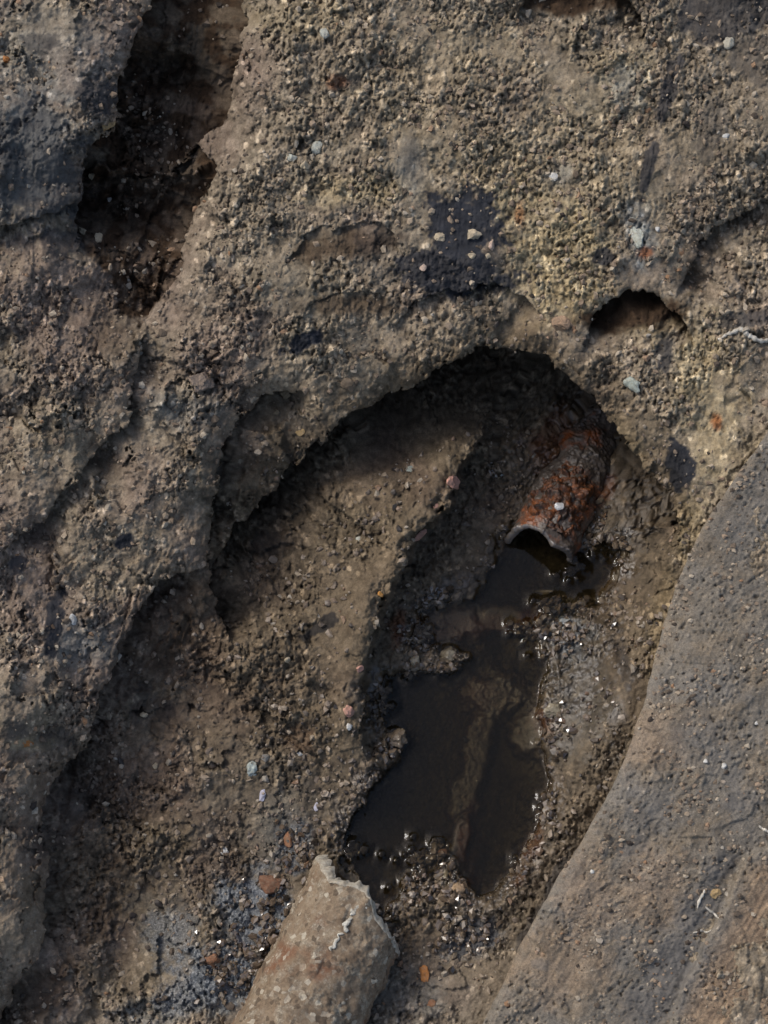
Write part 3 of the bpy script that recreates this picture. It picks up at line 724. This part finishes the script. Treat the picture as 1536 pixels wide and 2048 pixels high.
rough_s = np.clip(0.6 + 1.1 * fbm(SU, SV, 110, 2, 730) + 0.25 * (s < 20), 0.05, 1)
crumb = np.sqrt(np.clip(1 - (f1 / 0.6) ** 2, 0, 1)) * 5.0 * np.clip(r1 - 0.72, 0, 1) * 3 + np.sqrt(np.clip(1 - (k1 / 0.6) ** 2, 0, 1)) * 1.6 * r3
pits = -5 * sstep(0.42, 0.75, perlin(SU / 5, SV / 6, 791)) - 8 * sstep(0.5, 0.7, perlin(SU / 11, SV / 11, 792))
along = SU * 0.47 - SV * 0.88
across = SU * 0.88 + SV * 0.47
hs = hs + (crumb + pits) * rough_s + 0.9 * streak(across / 5, along / 150, 733) + 0.5 * perlin(SU / 7, SV / 7, 734) + 1.6 * (RNG.random(SU.shape) - 0.5)
hs = np.where(B == -0.5, hs - 10, hs); hs = np.where(B == -1.0, hs - 70, hs); hs = np.where(B == -1.5, hs - 190, hs)
SUo = SU + np.where(B == -1.0, 10, 0) + np.where(B == -1.5, 24, 0)
sgrain = np.clip(0.5 + 0.5 * (r1 - 0.5) * (f1 < 0.55) * rough_s * 1.4 + 0.4 * (r3 - 0.5), 0, 1) + 0.35 * (r1 > 0.985) * (f1 < 0.45)
slab = link_mesh('clay_slab', P(SUo, SV, hs), grid_faces(len(ta), len(bb)), mat=SLAB, attrs={'grain': sgrain, 'dark': sdark, 'red': sred})
slab.data.flip_normals()
tag(slab, 'smooth grey scraped face of clay sloping along the right side of the pool', kind='structure')
from bisect import bisect
def slab_surf(u, v):
    k = np.argmin((SU - u) ** 2 + (SV - v) ** 2); return float(hs.ravel()[k])

qs = RNG.integers(0, SU.size, 26000); qu = SU.ravel()[qs]; qv = SV.ravel()[qs]
okq = (B.ravel()[qs] >= 2) & (qu < 1620) & (qv < 2110) & (RNG.random(len(qs)) < np.clip(0.12 + 0.5 * fbm(qu, qv, 90, 3, 911), 0.01, 0.5) + 0.5 * np.exp(-B.ravel()[qs] / 14) * (qv < 1450))
qs = qs[okq][:2600]; m = len(qs)
qr = 1.8 + 4.5 * RNG.random(m) ** 3
ql = IV1[None] * (1 + 0.45 * RNG.uniform(-1, 1, (m, 12, 1))) * np.array([1.1, 0.95, 0.7]) * (qr * S)[:, None, None]
qb = P(SU.ravel()[qs], SV.ravel()[qs], hs.ravel()[qs])
slab_grit = link_mesh('grit', (qb[:, None] + ql).reshape(-1, 3), tris=(IF1[None] + (np.arange(m) * 12)[:, None, None]).reshape(-1, 3), mat=GRIT, smooth=False,
                      attrs={'grain': np.repeat(RNG.random(m) * 0.97, 12), 'wet': np.zeros(m * 12)})
tag(slab_grit, 'sparse crumbs of soil and grit lying on the grey scraped slab', 'grit', kind='stuff')

# ------------------------------------------------------------------ broken drain pipes
def pipe(name, a0, a1, z0, z1, R, wall, profile, mat, rim_mat, bump, crumb_amp, chip=1.0, nseg=260, nlen=260):
    """Tube from pixel a0 (far, buried end) to a1 (broken end), profile: end offset (px) by cross position -1..1 on top."""
    p0 = Vector(at_z(a0[0], a0[1], z0)); p1 = Vector(at_z(a1[0], a1[1], z1))
    ax = (p1 - p0); L = ax.length; ax.normalize()
    side_v = ax.cross(Vector((0, 0, 1))).normalized(); upv = side_v.cross(ax).normalized()
    if side_v.x < 0: side_v = -side_v
    th = np.linspace(0, 2 * np.pi, nseg, endpoint=False)        # 0 = top, + to the right
    cx = np.sin(th); top = np.cos(th)
    pc = np.array(profile)
    e = np.interp(cx, pc[:, 0], pc[:, 1])
    e_low = -25 + 14 * np.sin(3 * th) + 0.5 * np.interp(cx, pc[:, 0], pc[:, 1])
    wgt = sstep(-0.35, 0.05, top)
    e = (e * wgt + e_low * (1 - wgt)) + chip * (2.5 * perlin(th * 6, th * 0, 12) + 1.2 * perlin(th * 15, th * 0, 13))
    e = e + (crumb_amp - 1) * (4 * perlin(th * 1.6, th * 0, 14))
    e = e * S
    t = np.linspace(0, 1, nlen)
    p0v, axv, sv, uv = map(np.array, (p0, ax, side_v, upv))
    def tube(rad, amp, seed, inset):
        T, TH = np.meshgrid(t, th, indexing='ij')
        Lx = (L + e[None, :] - inset) * T
        rr = rad + amp * fbm(Lx / S + 900, TH * rad / S, 60, 4, seed)
        q1, _, qa = cells(Lx / S + 500, TH * rad / S, 15.0, seed + 3); q2, _, qb = cells(Lx / S, TH * rad / S, 8.0, seed + 4)
        patch = np.clip(0.5 + 1.2 * fbm(Lx / S, TH * rad / S, 70, 2, seed + 5), 0.1, 1)
        rr = rr + crumb_amp * S * patch * (np.sqrt(np.clip(1 - (q1 / .6) ** 2, 0, 1)) * 9 * np.clip(qa - .72, 0, 1) + np.sqrt(np.clip(1 - (q2 / .6) ** 2, 0, 1)) * 2 * qb + 0.6 * RNG.random(Lx.shape))
        return p0v + Lx[..., None] * axv + rr[..., None] * (np.sin(TH)[..., None] * sv + np.cos(TH)[..., None] * uv)
    def wrap_faces(nr, flip=False):
        a = np.arange(nr * nseg).reshape(nr, nseg); b = np.roll(a, -1, 1)
        f = np.stack([a[:-1], b[:-1], b[1:], a[1:]], -1).reshape(-1, 4)
        return f[:, ::-1] if flip else f
    outer = tube(R, bump, 501, 0.0)
    root = bpy.data.objects.new(name, None); scene.collection.objects.link(root)
    root.location = p0 + (p1 - p0) * 0.5
    inv = Matrix.Translation(-root.location)
    def put(nm, co, f, m, sm=True):
        co = co.reshape(-1, 3) - np.array(root.location)
        o = link_mesh(nm, co, f, mat=m, parent=root, smooth=sm)
        return o
    inner = tube(R - wall, bump * 0.4, 502, -S * chip * (8 + 8 * np.clip(perlin(th * 9, th * 0, 15) + 0.6, 0, 1.4))[None, :])
    allc = np.concatenate([outer.reshape(-1, 3), inner.reshape(-1, 3)])
    fo = wrap_faces(nlen); fi = wrap_faces(nlen, True) + nlen * nseg
    put('barrel', allc, np.vstack([fo, fi]), mat)
    # fracture ring, a little rough and proud of the barrel end
    ks = 7
    ring = []
    for q in range(ks):
        x = q / (ks - 1)
        base_o = outer[-1] * (1 - x) + inner[-1] * x
        bul = math.sin(math.pi * x) * 0.0012 + chip * 0.0009 * perlin(th * 14, th * 0 + q * 0.7, 60)
        ring.append(base_o + (bul * 1.0)[:, None] * axv + (0.0006 * (1 - x)) * (np.sin(th)[:, None] * sv + np.cos(th)[:, None] * uv))
    first = outer[-1] - 0.0012 * axv + 0.0003 * (np.sin(th)[:, None] * sv + np.cos(th)[:, None] * uv)
    ring = np.array([first] + ring)
    put('broken_rim', ring, wrap_faces(ks + 1), rim_mat)
    return root, (p0v, axv, sv, uv, L, e)

PIPE_M = pipe_material('fired_clay_pipe', False)
RUST_M = pipe_material('rusty_clay_pipe', True)
RIM_M = stone_material('pale_fracture', (164, 157, 141))
RIM2_M = stone_material('grey_wet_fracture', (92, 88, 86), True)
zp = float(P(648, 1917, -84)[2])
prof1 = [(-1, 34), (-.9, 24), (-.5, -10), (-.32, -6), (-.14, 3), (.1, 2), (.3, -14), (.46, -34), (.72, -44), (.9, -54), (1, -62)]
lower, LP = pipe('drain_pipe', (430, 2390), (722, 1800), zp - 0.012, zp, 112 * S, 15 * S, prof1, PIPE_M, RIM_M, 0.0022, 1.6)
tag(lower, 'broken tan clay drain pipe with a jagged pale rim at the bottom of the photo', 'drain pipe')
prof2 = [(-1, 16), (-.8, 4), (-.5, -8), (-.2, -4), (.1, 4), (.4, 14), (.7, 8), (1, 0)]
zq = ZW + 2 * S
upper, UP = pipe('drain_pipe', (1195, 860), (1080, 1098), zq - 0.016, zq, 74 * S, 12 * S, prof2, RUST_M, RIM2_M, 0.0030, 1.8, chip=0.12)
tag(upper, 'rust-orange broken mouth of a clay drain pipe at the head of the pool', 'drain pipe')

# pale lime streak running down the lower pipe
def pipe_point(D, along_px, th, lift):
    p0v, axv, sv, uv, L, e = D
    return p0v + (L + along_px * S) * axv + (112 * S + lift) * (math.sin(th) * sv + math.cos(th) * uv)
def strip(name, centers, widths, ups, mat, parent, thick):
    """A raised irregular ribbon with rounded section along a list of points."""
    c = np.array(centers); nrr = len(c); k = 7; rows = []
    for i in range(nrr):
        d = c[min(i + 1, nrr - 1)] - c[max(i - 1, 0)]; d /= np.linalg.norm(d) + 1e-9
        up = np.array(ups[i]); sv = np.cross(d, up); sv /= np.linalg.norm(sv)
        for q in range(k):
            a = math.pi * q / (k - 1)
            rows.append(c[i] + sv * math.cos(a) * widths[i] + up * (math.sin(a) * thick - thick * 0.25))
    co = np.array(rows)
    if parent: co = co - np.array(parent.location)
    return link_mesh(name, co, grid_faces(nrr, k)[:, ::-1], mat=mat, parent=parent)
p0v, axv, sv, uv, L, e = LP
LIME = stone_material('lime_scale', (190, 186, 172))
for seg_i, (x0, x1) in enumerate([(0.0, 0.34), (0.37, 0.62), (0.66, 1.0)]):
    cs, ws, us_ = [], [], []
    for i in range(26):
        f = i / 25; x = x0 + (x1 - x0) * f
        al = -12 - 112 * x; xa = np.array([x])
        th = 0.15 - 0.12 * x + 0.10 * float(perlin(xa * 7, xa * 0, 44)[0]) + 0.04 * float(perlin(xa * 29, xa * 0, 45)[0])
        cs.append(pipe_point(LP, al, th, 0.0012)); us_.append(math.sin(th) * sv + math.cos(th) * uv)
        ws.append((5.5 + 4.5 * float(perlin(xa * 19, xa * 0, 46)[0])) * S * (1.15 - 0.6 * x) * math.sqrt(math.sin(math.pi * (0.03 + 0.94 * f))))
    strip('lime_streak', cs, ws, us_, LIME, lower, 0.0008)

# rusty ochre crust caked on the upper pipe
p0v, axv, sv, uv, L, e = UP
tt = np.linspace(0, 1, 120); hh_ = np.linspace(-1, 1, 110)
T, TH = np.meshgrid(tt, hh_, indexing='ij')
al = (L - (14 + 170 * T) * S); th = 0.05 + 0.95 * TH
x_ = T * 170; y_ = TH * 80
edge = 0.75 - np.hypot((T - 0.5) * 2, TH) + 0.8 * fbm(x_, y_, 46, 3, 801)
q1, _, qa = cells(x_, y_, 17.0, 803); q2, _, qb = cells(x_, y_, 8.0, 804)
thick = 16 * np.clip(edge, -0.8, 0.55) + 9 * fbm(x_, y_, 44, 3, 802) + np.sqrt(np.clip(1 - (q1 / .6) ** 2, 0, 1)) * 7 * qa + np.sqrt(np.clip(1 - (q2 / .6) ** 2, 0, 1)) * 3 * qb
rr = (74 + 1 + thick) * S
co = p0v + al[..., None] * axv + rr[..., None] * (np.sin(th)[..., None] * sv + np.cos(th)[..., None] * uv)
def crust_material():
    M = Mat('ochre_crust')
    n2 = M.noise(120, 5, 0.7); n3 = M.noise(800, 3, 0.6)
    c = M.ramp(n2, [(0.40, lin(44, 36, 30)), (0.52, lin(78, 48, 29)), (0.64, lin(124, 72, 38)), (0.75, lin(120, 100, 82))])
    c = M.mix(0.6, c, M.ramp(n3, [(0.3, 0.5), (0.7, 1.4)]), 'MULTIPLY')
    M.bump(n3, 0.0008, 0.7)
    return M.fin(c, 0.5, 0.4)
link_mesh('rust_crust', (co - np.array(upper.location)).reshape(-1, 3), grid_faces(120, 110), mat=crust_material(), parent=upper)

# ------------------------------------------------------------------ single stones, clods and flakes
def rock_mesh(name, seed, size, rough=0.28, level=2, flat=0.0):
    v, f = {1: (IV1, IF1), 2: (IV2, IF2), 3: (IV3, IF3), 4: (IV4, IF4)}[level]
    r = np.random.default_rng(seed)
    v = v.copy()
    # a few random cuts give facets
    for _ in range(int(9 + flat * 8)):
        nn = r.normal(size=3); nn /= np.linalg.norm(nn); c = r.uniform(0.5, 0.88)
        dd_ = v @ nn; v = v - np.outer(np.maximum(dd_ - c, 0), nn)
    o = r.uniform(0, 50, 3)
    nval = sum(perlin(v[:, a] * 1.8 + o[a], v[:, (a + 1) % 3] * 1.8 + o[(a + 1) % 3], seed + a) for a in range(3)) / 3
    v = v * (1 + rough * nval)[:, None]
    if level >= 3:
        n2 = sum(perlin(v[:, a] * 6 + o[a], v[:, (a + 1) % 3] * 6 + o[(a + 1) % 3], seed + 7 + a) for a in range(3)) / 3
        v = v * (1 + 0.5 * rough * n2)[:, None]
    return v * np.array(size), f

def rock(name, u, v, ru, rv, rgb, mname, label, cat, group=None, deg=0.0, thick=0.7, sink=0.3, wet=False, level=2, rough=0.42, flat=0.3, on=None, z=None):
    seed = int(u * 13 + v * 7) % 100000
    co, f = rock_mesh(name, seed, (ru * S, rv * S / 0.95, min(ru, rv) * thick * S), rough, level, flat)
    o = link_mesh(name, co, tris=f, mat=stone_material(mname, rgb, wet), smooth=False)
    hh = surf_h(u, v) if on is None else on
    base = Vector(P(u, v, hh)) if z is None else Vector(at_z(u, v, z))
    # lie on the slope of the ground there
    if on is None and z is None:
        i, j = near_idx(u, v); k = max(3, int(min(ru, rv) / 2.2))
        ax_ = GP[i, min(j + k, len(US) - 1)] - GP[i, max(j - k, 0)]; ay_ = GP[max(i - k, 0), j] - GP[min(i + k, len(VS) - 1), j]
        nn = Vector(np.cross(ax_, ay_)).normalized()
        if nn.z < 0.35: nn = Vector((nn.x, nn.y, 0.6)).normalized()
    else: nn = Vector(NRM)
    q = nn.to_track_quat('Z', 'Y')
    o.rotation_mode = 'QUATERNION'
    up = q @ Vector((0, 1, 0)); want = Vector((0, 1, 0)) - nn * nn.y
    ang = up.angle(want) * (1 if up.cross(want).dot(nn) > 0 else -1)
    from mathutils import Quaternion
    o.rotation_quaternion = Quaternion(nn, ang - math.radians(deg)) @ q
    o.location = base + nn * (min(ru, rv) * thick * S * (1 - 2 * sink))
    return tag(o, label, cat, group)

PINK, CREAM, WHITE, TAN, RUSTC, GREYC, BROWN, TEAL = (186, 140, 122), (178, 164, 138), (206, 204, 196), (154, 134, 106), (136, 94, 66), (142, 138, 128), (128, 106, 84), (160, 170, 164)
ROCKS = [
 ('stone',905,966,27,17,PINK,'pink_stone','angular salmon-pink stone at the top end of the ledge above the pool','stone',-30,.6,.2,False,3),
 ('stone',872,1012,10,6,PINK,'pink_stone','small pink chip just below the salmon-pink stone on the ledge','stone',-50,.6,.3,False,2),
 ('stone',840,1072,9,20,PINK,'pink_stone','long pink sliver set along the crest of the ledge','stone',25,.5,.35,False,2),
 ('stone',697,1425,13,15,PINK,'pink_stone','round pink pebble on the ledge just left of the dark pool wall','stone',0,.7,.3,False,3),
 ('stone',720,1338,10,11,PINK,'pink_stone','little pink pebble on the ledge above the round pink one','stone',0,.7,.3,False,2),
 ('stone',698,1453,7,8,WHITE,'white_stone','tiny white chip just under the round pink pebble','stone',0,.7,.2,False,2),
 ('stone',760,1190,7,7,(196,140,70),'orange_stone','tiny orange pebble on the crest of the ledge','stone',0,.8,.2,False,2),
 ('stone',505,1536,13,17,TEAL,'blue_white_stone','pale blue-white pebble on the brown slope left of the pool','stone',15,.7,.25,False,3),
 ('stone',448,1702,9,11,WHITE,'white_stone','small white pebble on the lower slope above the wet gravel','stone',20,.7,.2,False,2),
 ('stone',576,1684,9,20,RUSTC,'rust_stone','upright pointed rust-brown flake above the drain pipe','stone',-4,.6,.2,False,2),
 ('stone',542,1766,30,21,(116,82,62),'rust_brown_stone','large rust-brown lump beside the left edge of the drain pipe','stone',-20,.7,.35,False,3),
 ('stone',426,1919,17,14,RUSTC,'rust_stone','orange-brown pebble in the wet blue-grey gravel at the bottom','stone',20,.7,.3,False,3),
 ('stone',145,1241,8,14,WHITE,'white_stone','white flint chip beside the dark clay streak at the left','stone',-25,.6,.2,False,2),
 ('stone',879,474,12,11,CREAM,'cream_stone','cream pebble at the left of the dark clay patch','stone',0,.7,.25,False,3),
 ('stone',944,472,17,16,CREAM,'cream_stone','largest cream pebble stuck in the dark clay patch','stone',10,.7,.25,False,3),
 ('stone',982,490,9,13,(196,172,154),'pinkish_cream_stone','oval pinkish pebble at the right edge of the dark clay patch','stone',0,.7,.25,False,3),
 ('stone',943,511,9,8,CREAM,'cream_stone','small cream pebble under the largest one on the dark clay patch','stone',0,.7,.25,False,2),
 ('stone',976,512,7,7,CREAM,'cream_stone','tiny cream pebble below the oval pinkish one on the dark patch','stone',0,.7,.25,False,2),
 ('stone',846,535,8,8,(190,158,136),'pinkish_cream_stone','lone small pinkish pebble at the lower left of the dark patch','stone',0,.7,.25,False,2),
 ('stone',1276,476,15,28,(168,172,160),'green_white_stone','long greenish-white stone in the yellow earth at the upper right','stone',-18,.5,.35,False,3),
 ('stone',1315,458,7,7,WHITE,'white_stone','tiny white pebble right of the long greenish-white stone','stone',0,.7,.2,False,2),
 ('stone',1106,354,11,10,WHITE,'white_stone','white chip alone in the middle of the upper earth face','stone',20,.6,.2,False,2),
 ('stone',635,297,15,14,(170,172,160),'grey_white_stone','largest pale pebble of three right of the upper gouge','stone',0,.7,.25,False,3),
 ('stone',583,316,12,11,(170,172,160),'grey_white_stone','left pale pebble of three right of the upper gouge','stone',0,.7,.25,False,3),
 ('stone',609,330,11,11,CREAM,'cream_stone','lowest pale pebble of three right of the upper gouge','stone',0,.7,.25,False,3),
 ('stone',648,68,13,12,(164,170,164),'grey_white_stone','pale grey pebble near the top edge right of the gouge','stone',0,.6,.3,False,3),
 ('stone',165,464,11,16,CREAM,'cream_stone','taller cream crumb under the bluish block at the left','stone',10,.7,.2,False,3),
 ('stone',198,474,9,16,CREAM,'cream_stone','right cream crumb of the pair under the bluish block','stone',10,.7,.2,False,3),
 ('stone',183,352,8,8,CREAM,'cream_stone','cream pebble on the edge of the bluish block by the gouge','stone',0,.7,.2,False,2),
 ('stone',219,400,6,8,WHITE,'white_stone','tiny white pebble inside the dark gouge','stone',0,.7,.2,False,2),
 ('stone',217,248,17,27,(160,136,96),'tan_flake','tan flake of clay on the lip of the left block above the gouge','flake',28,.5,.35,False,3),
 ('clod',402,766,27,25,(134,118,104),'grey_brown_clod','round grey-brown clod on the bank left of the hollow','clod',0,.7,.35,False,4),
 ('clod',571,786,14,12,(120,106,84),'brown_clod','round brown clod on the left rim of the hollow','clod',0,.8,.25,False,3),
 ('clod',551,824,8,8,(120,106,84),'brown_clod','small round clod below the one on the left rim','clod',0,.8,.25,False,3),
 ('clod',601,864,14,9,TAN,'tan_flake','tan flake on the inner shelf under the left rim','flake',25,.5,.3,False,2),
 ('clod',696,770,17,14,(104,90,74),'dark_brown_clod','round dark clod under the upper lip of the hollow','clod',-10,.8,.3,False,3),
 ('clod',1124,650,24,22,(140,116,94),'pinkish_brown_clod','round pinkish-brown clod left of the small scoop','clod',0,.7,.4,False,4),
 ('stone',1264,768,17,20,(150,158,148),'green_grey_stone','pale greenish-grey stone on the right side of the arch','stone',-10,.6,.35,False,3),
 ('stone',1205,832,12,17,(156,148,124),'pale_flake','pale flake hanging on the right lip of the hollow','flake',-20,.5,.3,False,2),
 ('stone',1456,86,13,16,(170,166,150),'pale_stone','pale pebble in the dark clay at the upper right','stone',0,.7,.3,False,3),
 ('stone',1452,272,10,7,(190,194,200),'white_stone','small bluish white chip at the far right of the upper bank','stone',0,.6,.2,False,2),
 ('stone',900,1312,24,17,(128,120,100),'wet_tan_stone','tan stone lying half in the water at the left of the narrows','stone',-28,.7,.25,True,3),
 ('clod',792,1478,22,22,(110,96,78),'wet_brown_clod','round wet clod on the left shore of the main pool','clod',0,.8,.3,True,4),
 ('stone',1106,1424,20,16,(124,108,84),'wet_tan_stone','upper wet stone at the right edge of the main pool','stone',-15,.7,.3,True,3),
 ('stone',1108,1452,18,10,(104,98,90),'wet_grey_stone','flat wet stone under the upper one at the right edge of the pool','stone',10,.6,.3,True,3),
 ('stone',918,1784,15,18,(150,126,98),'tan_stone','round tan pebble at the bottom tip of the pool','stone',0,.7,.25,True,3),
 ('stone',886,1752,11,24,(132,114,80),'wet_tan_stone','long tan stone standing left of the bottom tip of the pool','stone',6,.6,.3,True,3),
 ('stone',884,1706,11,9,(156,112,86),'wet_orange_stone','small orange-tan wet pebble at the end of the sunken ridge','stone',0,.7,.2,True,2),
 ('stone',695,1702,9,7,(190,120,62),'wet_orange_stone','tiny orange pebble at the pool edge above the drain pipe','stone',0,.7,.2,True,2),
 ('stone',849,1946,14,15,(170,112,60),'orange_tan_stone','orange pebble right of the drain pipe','stone',0,.7,.3,False,3),
 ('stone',862,2006,10,14,(140,76,42),'rust_stone','rust-red crumb right of the drain pipe near the bottom edge','stone',0,.7,.3,False,2),
 ('stone',1085,1184,24,8,(110,104,92),'wet_grey_stone','thin wet flake across the near side of the upper pool','stone',10,.6,.25,True,3),
 ('stone',1128,1243,14,12,(140,146,144),'wet_pale_stone','wet pale stone on the gravel bar right of the narrows','stone',0,.7,.25,True,3),
 ('stone',850,1210,13,10,(120,122,118),'wet_grey_stone','wet grey stone at the top left shore of the narrows','stone',0,.7,.25,True,3),
 ('stone',915,1195,16,10,(110,108,102),'wet_grey_stone','wet grey stone at the far shore of the narrows','stone',-20,.7,.25,True,3),
 ('stone',830,1322,12,12,(112,104,86),'wet_tan_stone','wet stone on the left shore beside the half-sunken tan stone','stone',0,.7,.25,True,3),
 ('stone',288,1432,9,8,(150,138,116),'cream_stone','lone cream pebble on the dark slope at the left','stone',0,.8,.2,False,2),
 ('stone',311,1532,7,7,CREAM,'cream_stone','tiny cream pebble lower on the dark slope at the left','stone',0,.8,.2,False,2),
 ('stone',524,1592,8,15,(176,176,190),'lilac_stone','thin lilac-white sliver on the slope left of the pool','stone',18,.5,.25,False,2),
 ('stone',632,1614,7,11,(206,182,186),'lilac_stone','pinkish-white chip on the slope near the pool','stone',12,.6,.2,False,2),
 ('stone',600,1508,8,8,WHITE,'white_stone','small white chip right of the blue-white pebble','stone',0,.7,.2,False,2),
 ('stone',575,1320,8,8,CREAM,'cream_stone','small cream chip in the middle of the shelf left of the pool','stone',0,.7,.2,False,2),
 ('stone',716,1078,10,8,(150,150,134),'grey_white_stone','pale chip on the shelf under the arch','stone',0,.6,.3,False,2),
 ('stone',820,940,10,13,(136,142,138),'green_grey_stone','pale grey-green chip deep on the shelf under the arch','stone',-15,.6,.3,False,2),
 ('stone',12,118,8,11,(190,150,92),'orange_tan_stone','yellow-tan pebble at the left edge near the top','stone',0,.7,.25,False,2),
 ('stone',55,1486,16,10,(166,130,78),'orange_tan_stone','yellow-tan lump on the left bank above the dark streak','stone',0,.6,.35,False,3),
]
for nm, u, v, ru, rv, rgb, mn, lab, cat, deg, th, sk, wet, lvl in ROCKS:
    rock(nm if cat != 'flake' else 'clay_flake', u, v, ru, rv, rgb, mn, lab, cat, deg=deg, thick=th, sink=min(0.46, sk + 0.14), wet=wet, level=lvl)
rock('stone', 1118, 1012, 13, 10, (196, 198, 198), 'white_wet_stone', 'white chip lying on the rusty drain pipe mouth', 'stone', deg=20, thick=.6, wet=True, level=2, z=ZW + 84 * S)
for u, v, ru, lab in [(1185, 1743, 5, 'white speck of stone low on the left of the grey slab'), (1448, 1532, 6, 'larger white speck of stone high on the grey slab'),
                      (1513, 1446, 5, 'white speck of stone at the right edge of the grey slab'), (1411, 1522, 5, 'white speck of stone left of the larger one on the grey slab')]:
    rock('stone', u, v, ru, ru, WHITE, 'white_stone', lab, 'stone', thick=.7, on=slab_surf(u, v))
rock('clod', 1430, 1785, 11, 12, (126, 108, 86), 'tan_flake', 'tan crumb of soil on the dark strip of the grey slab', 'clod', thick=.7, level=3, on=slab_surf(1430, 1785))

# ------------------------------------------------------------------ pale root fibres
ROOT_M = stone_material('pale_root', (196, 190, 176))
def fibre(name, pts, r, label, on_slab=False):
    pts = np.array(pts, float)
    seg = np.concatenate([[0], np.cumsum(np.hypot(*(pts[1:] - pts[:-1]).T))]); n = max(8, int(seg[-1] / 3))
    t = np.linspace(0, seg[-1], n)
    u = np.interp(t, seg, pts[:, 0]) + 1.5 * np.sin(t / 7); v = np.interp(t, seg, pts[:, 1]) + 1.5 * np.sin(t / 5 + 1)
    hh = np.array([(slab_surf(a, b) if on_slab else surf_h(a, b)) for a, b in zip(u, v)]) + 0.8 * r
    hh = np.convolve(np.pad(hh, 2, mode='edge'), np.ones(5) / 5, 'valid')
    c = P(u, v, hh); k = 7; rows = []
    for i in range(n):
        d = c[min(i + 1, n - 1)] - c[max(i - 1, 0)]; d /= np.linalg.norm(d)
        s = np.cross(d, NRM); s /= np.linalg.norm(s); up = np.cross(s, d)
        rr = r * S * (0.25 + 0.75 * math.sin(math.pi * (0.08 + 0.84 * i / (n - 1)))) * (1 + 0.3 * math.sin(i * 1.7))
        for q in range(k):
            a = 2 * math.pi * q / k
            rows.append(c[i] + rr * (math.cos(a) * s + math.sin(a) * up))
    a = np.arange(n * k).reshape(n, k); b = np.roll(a, -1, 1)
    f = np.stack([a[:-1], b[:-1], b[1:], a[1:]], -1).reshape(-1, 4)
    return tag(link_mesh(name, np.array(rows), f, mat=ROOT_M), label, 'root')
fibre('root_fibre', [(1436, 678), (1458, 668), (1478, 659), (1496, 668), (1512, 680), (1560, 684)], 5, 'knobbly white root poking from the earth at the right edge')
fibre('root_fibre', [(1409, 1778), (1405, 1788), (1400, 1800), (1396, 1816)], 3, 'short upright white root fibre on the grey slab', True)
fibre('root_fibre', [(1411, 1812), (1420, 1824), (1430, 1828), (1440, 1836)], 2.5, 'white root fibre slanting beside the tan crumb on the slab', True)
fibre('root_fibre', [(1386, 1864), (1400, 1862), (1412, 1865), (1424, 1859)], 2.2, 'lowest thin level white root fibre on the grey slab', True)
fibre('root_fibre', [(1518, 1650), (1526, 1660), (1536, 1664), (1552, 1662)], 3, 'curled white root fibre at the right edge of the slab', True)
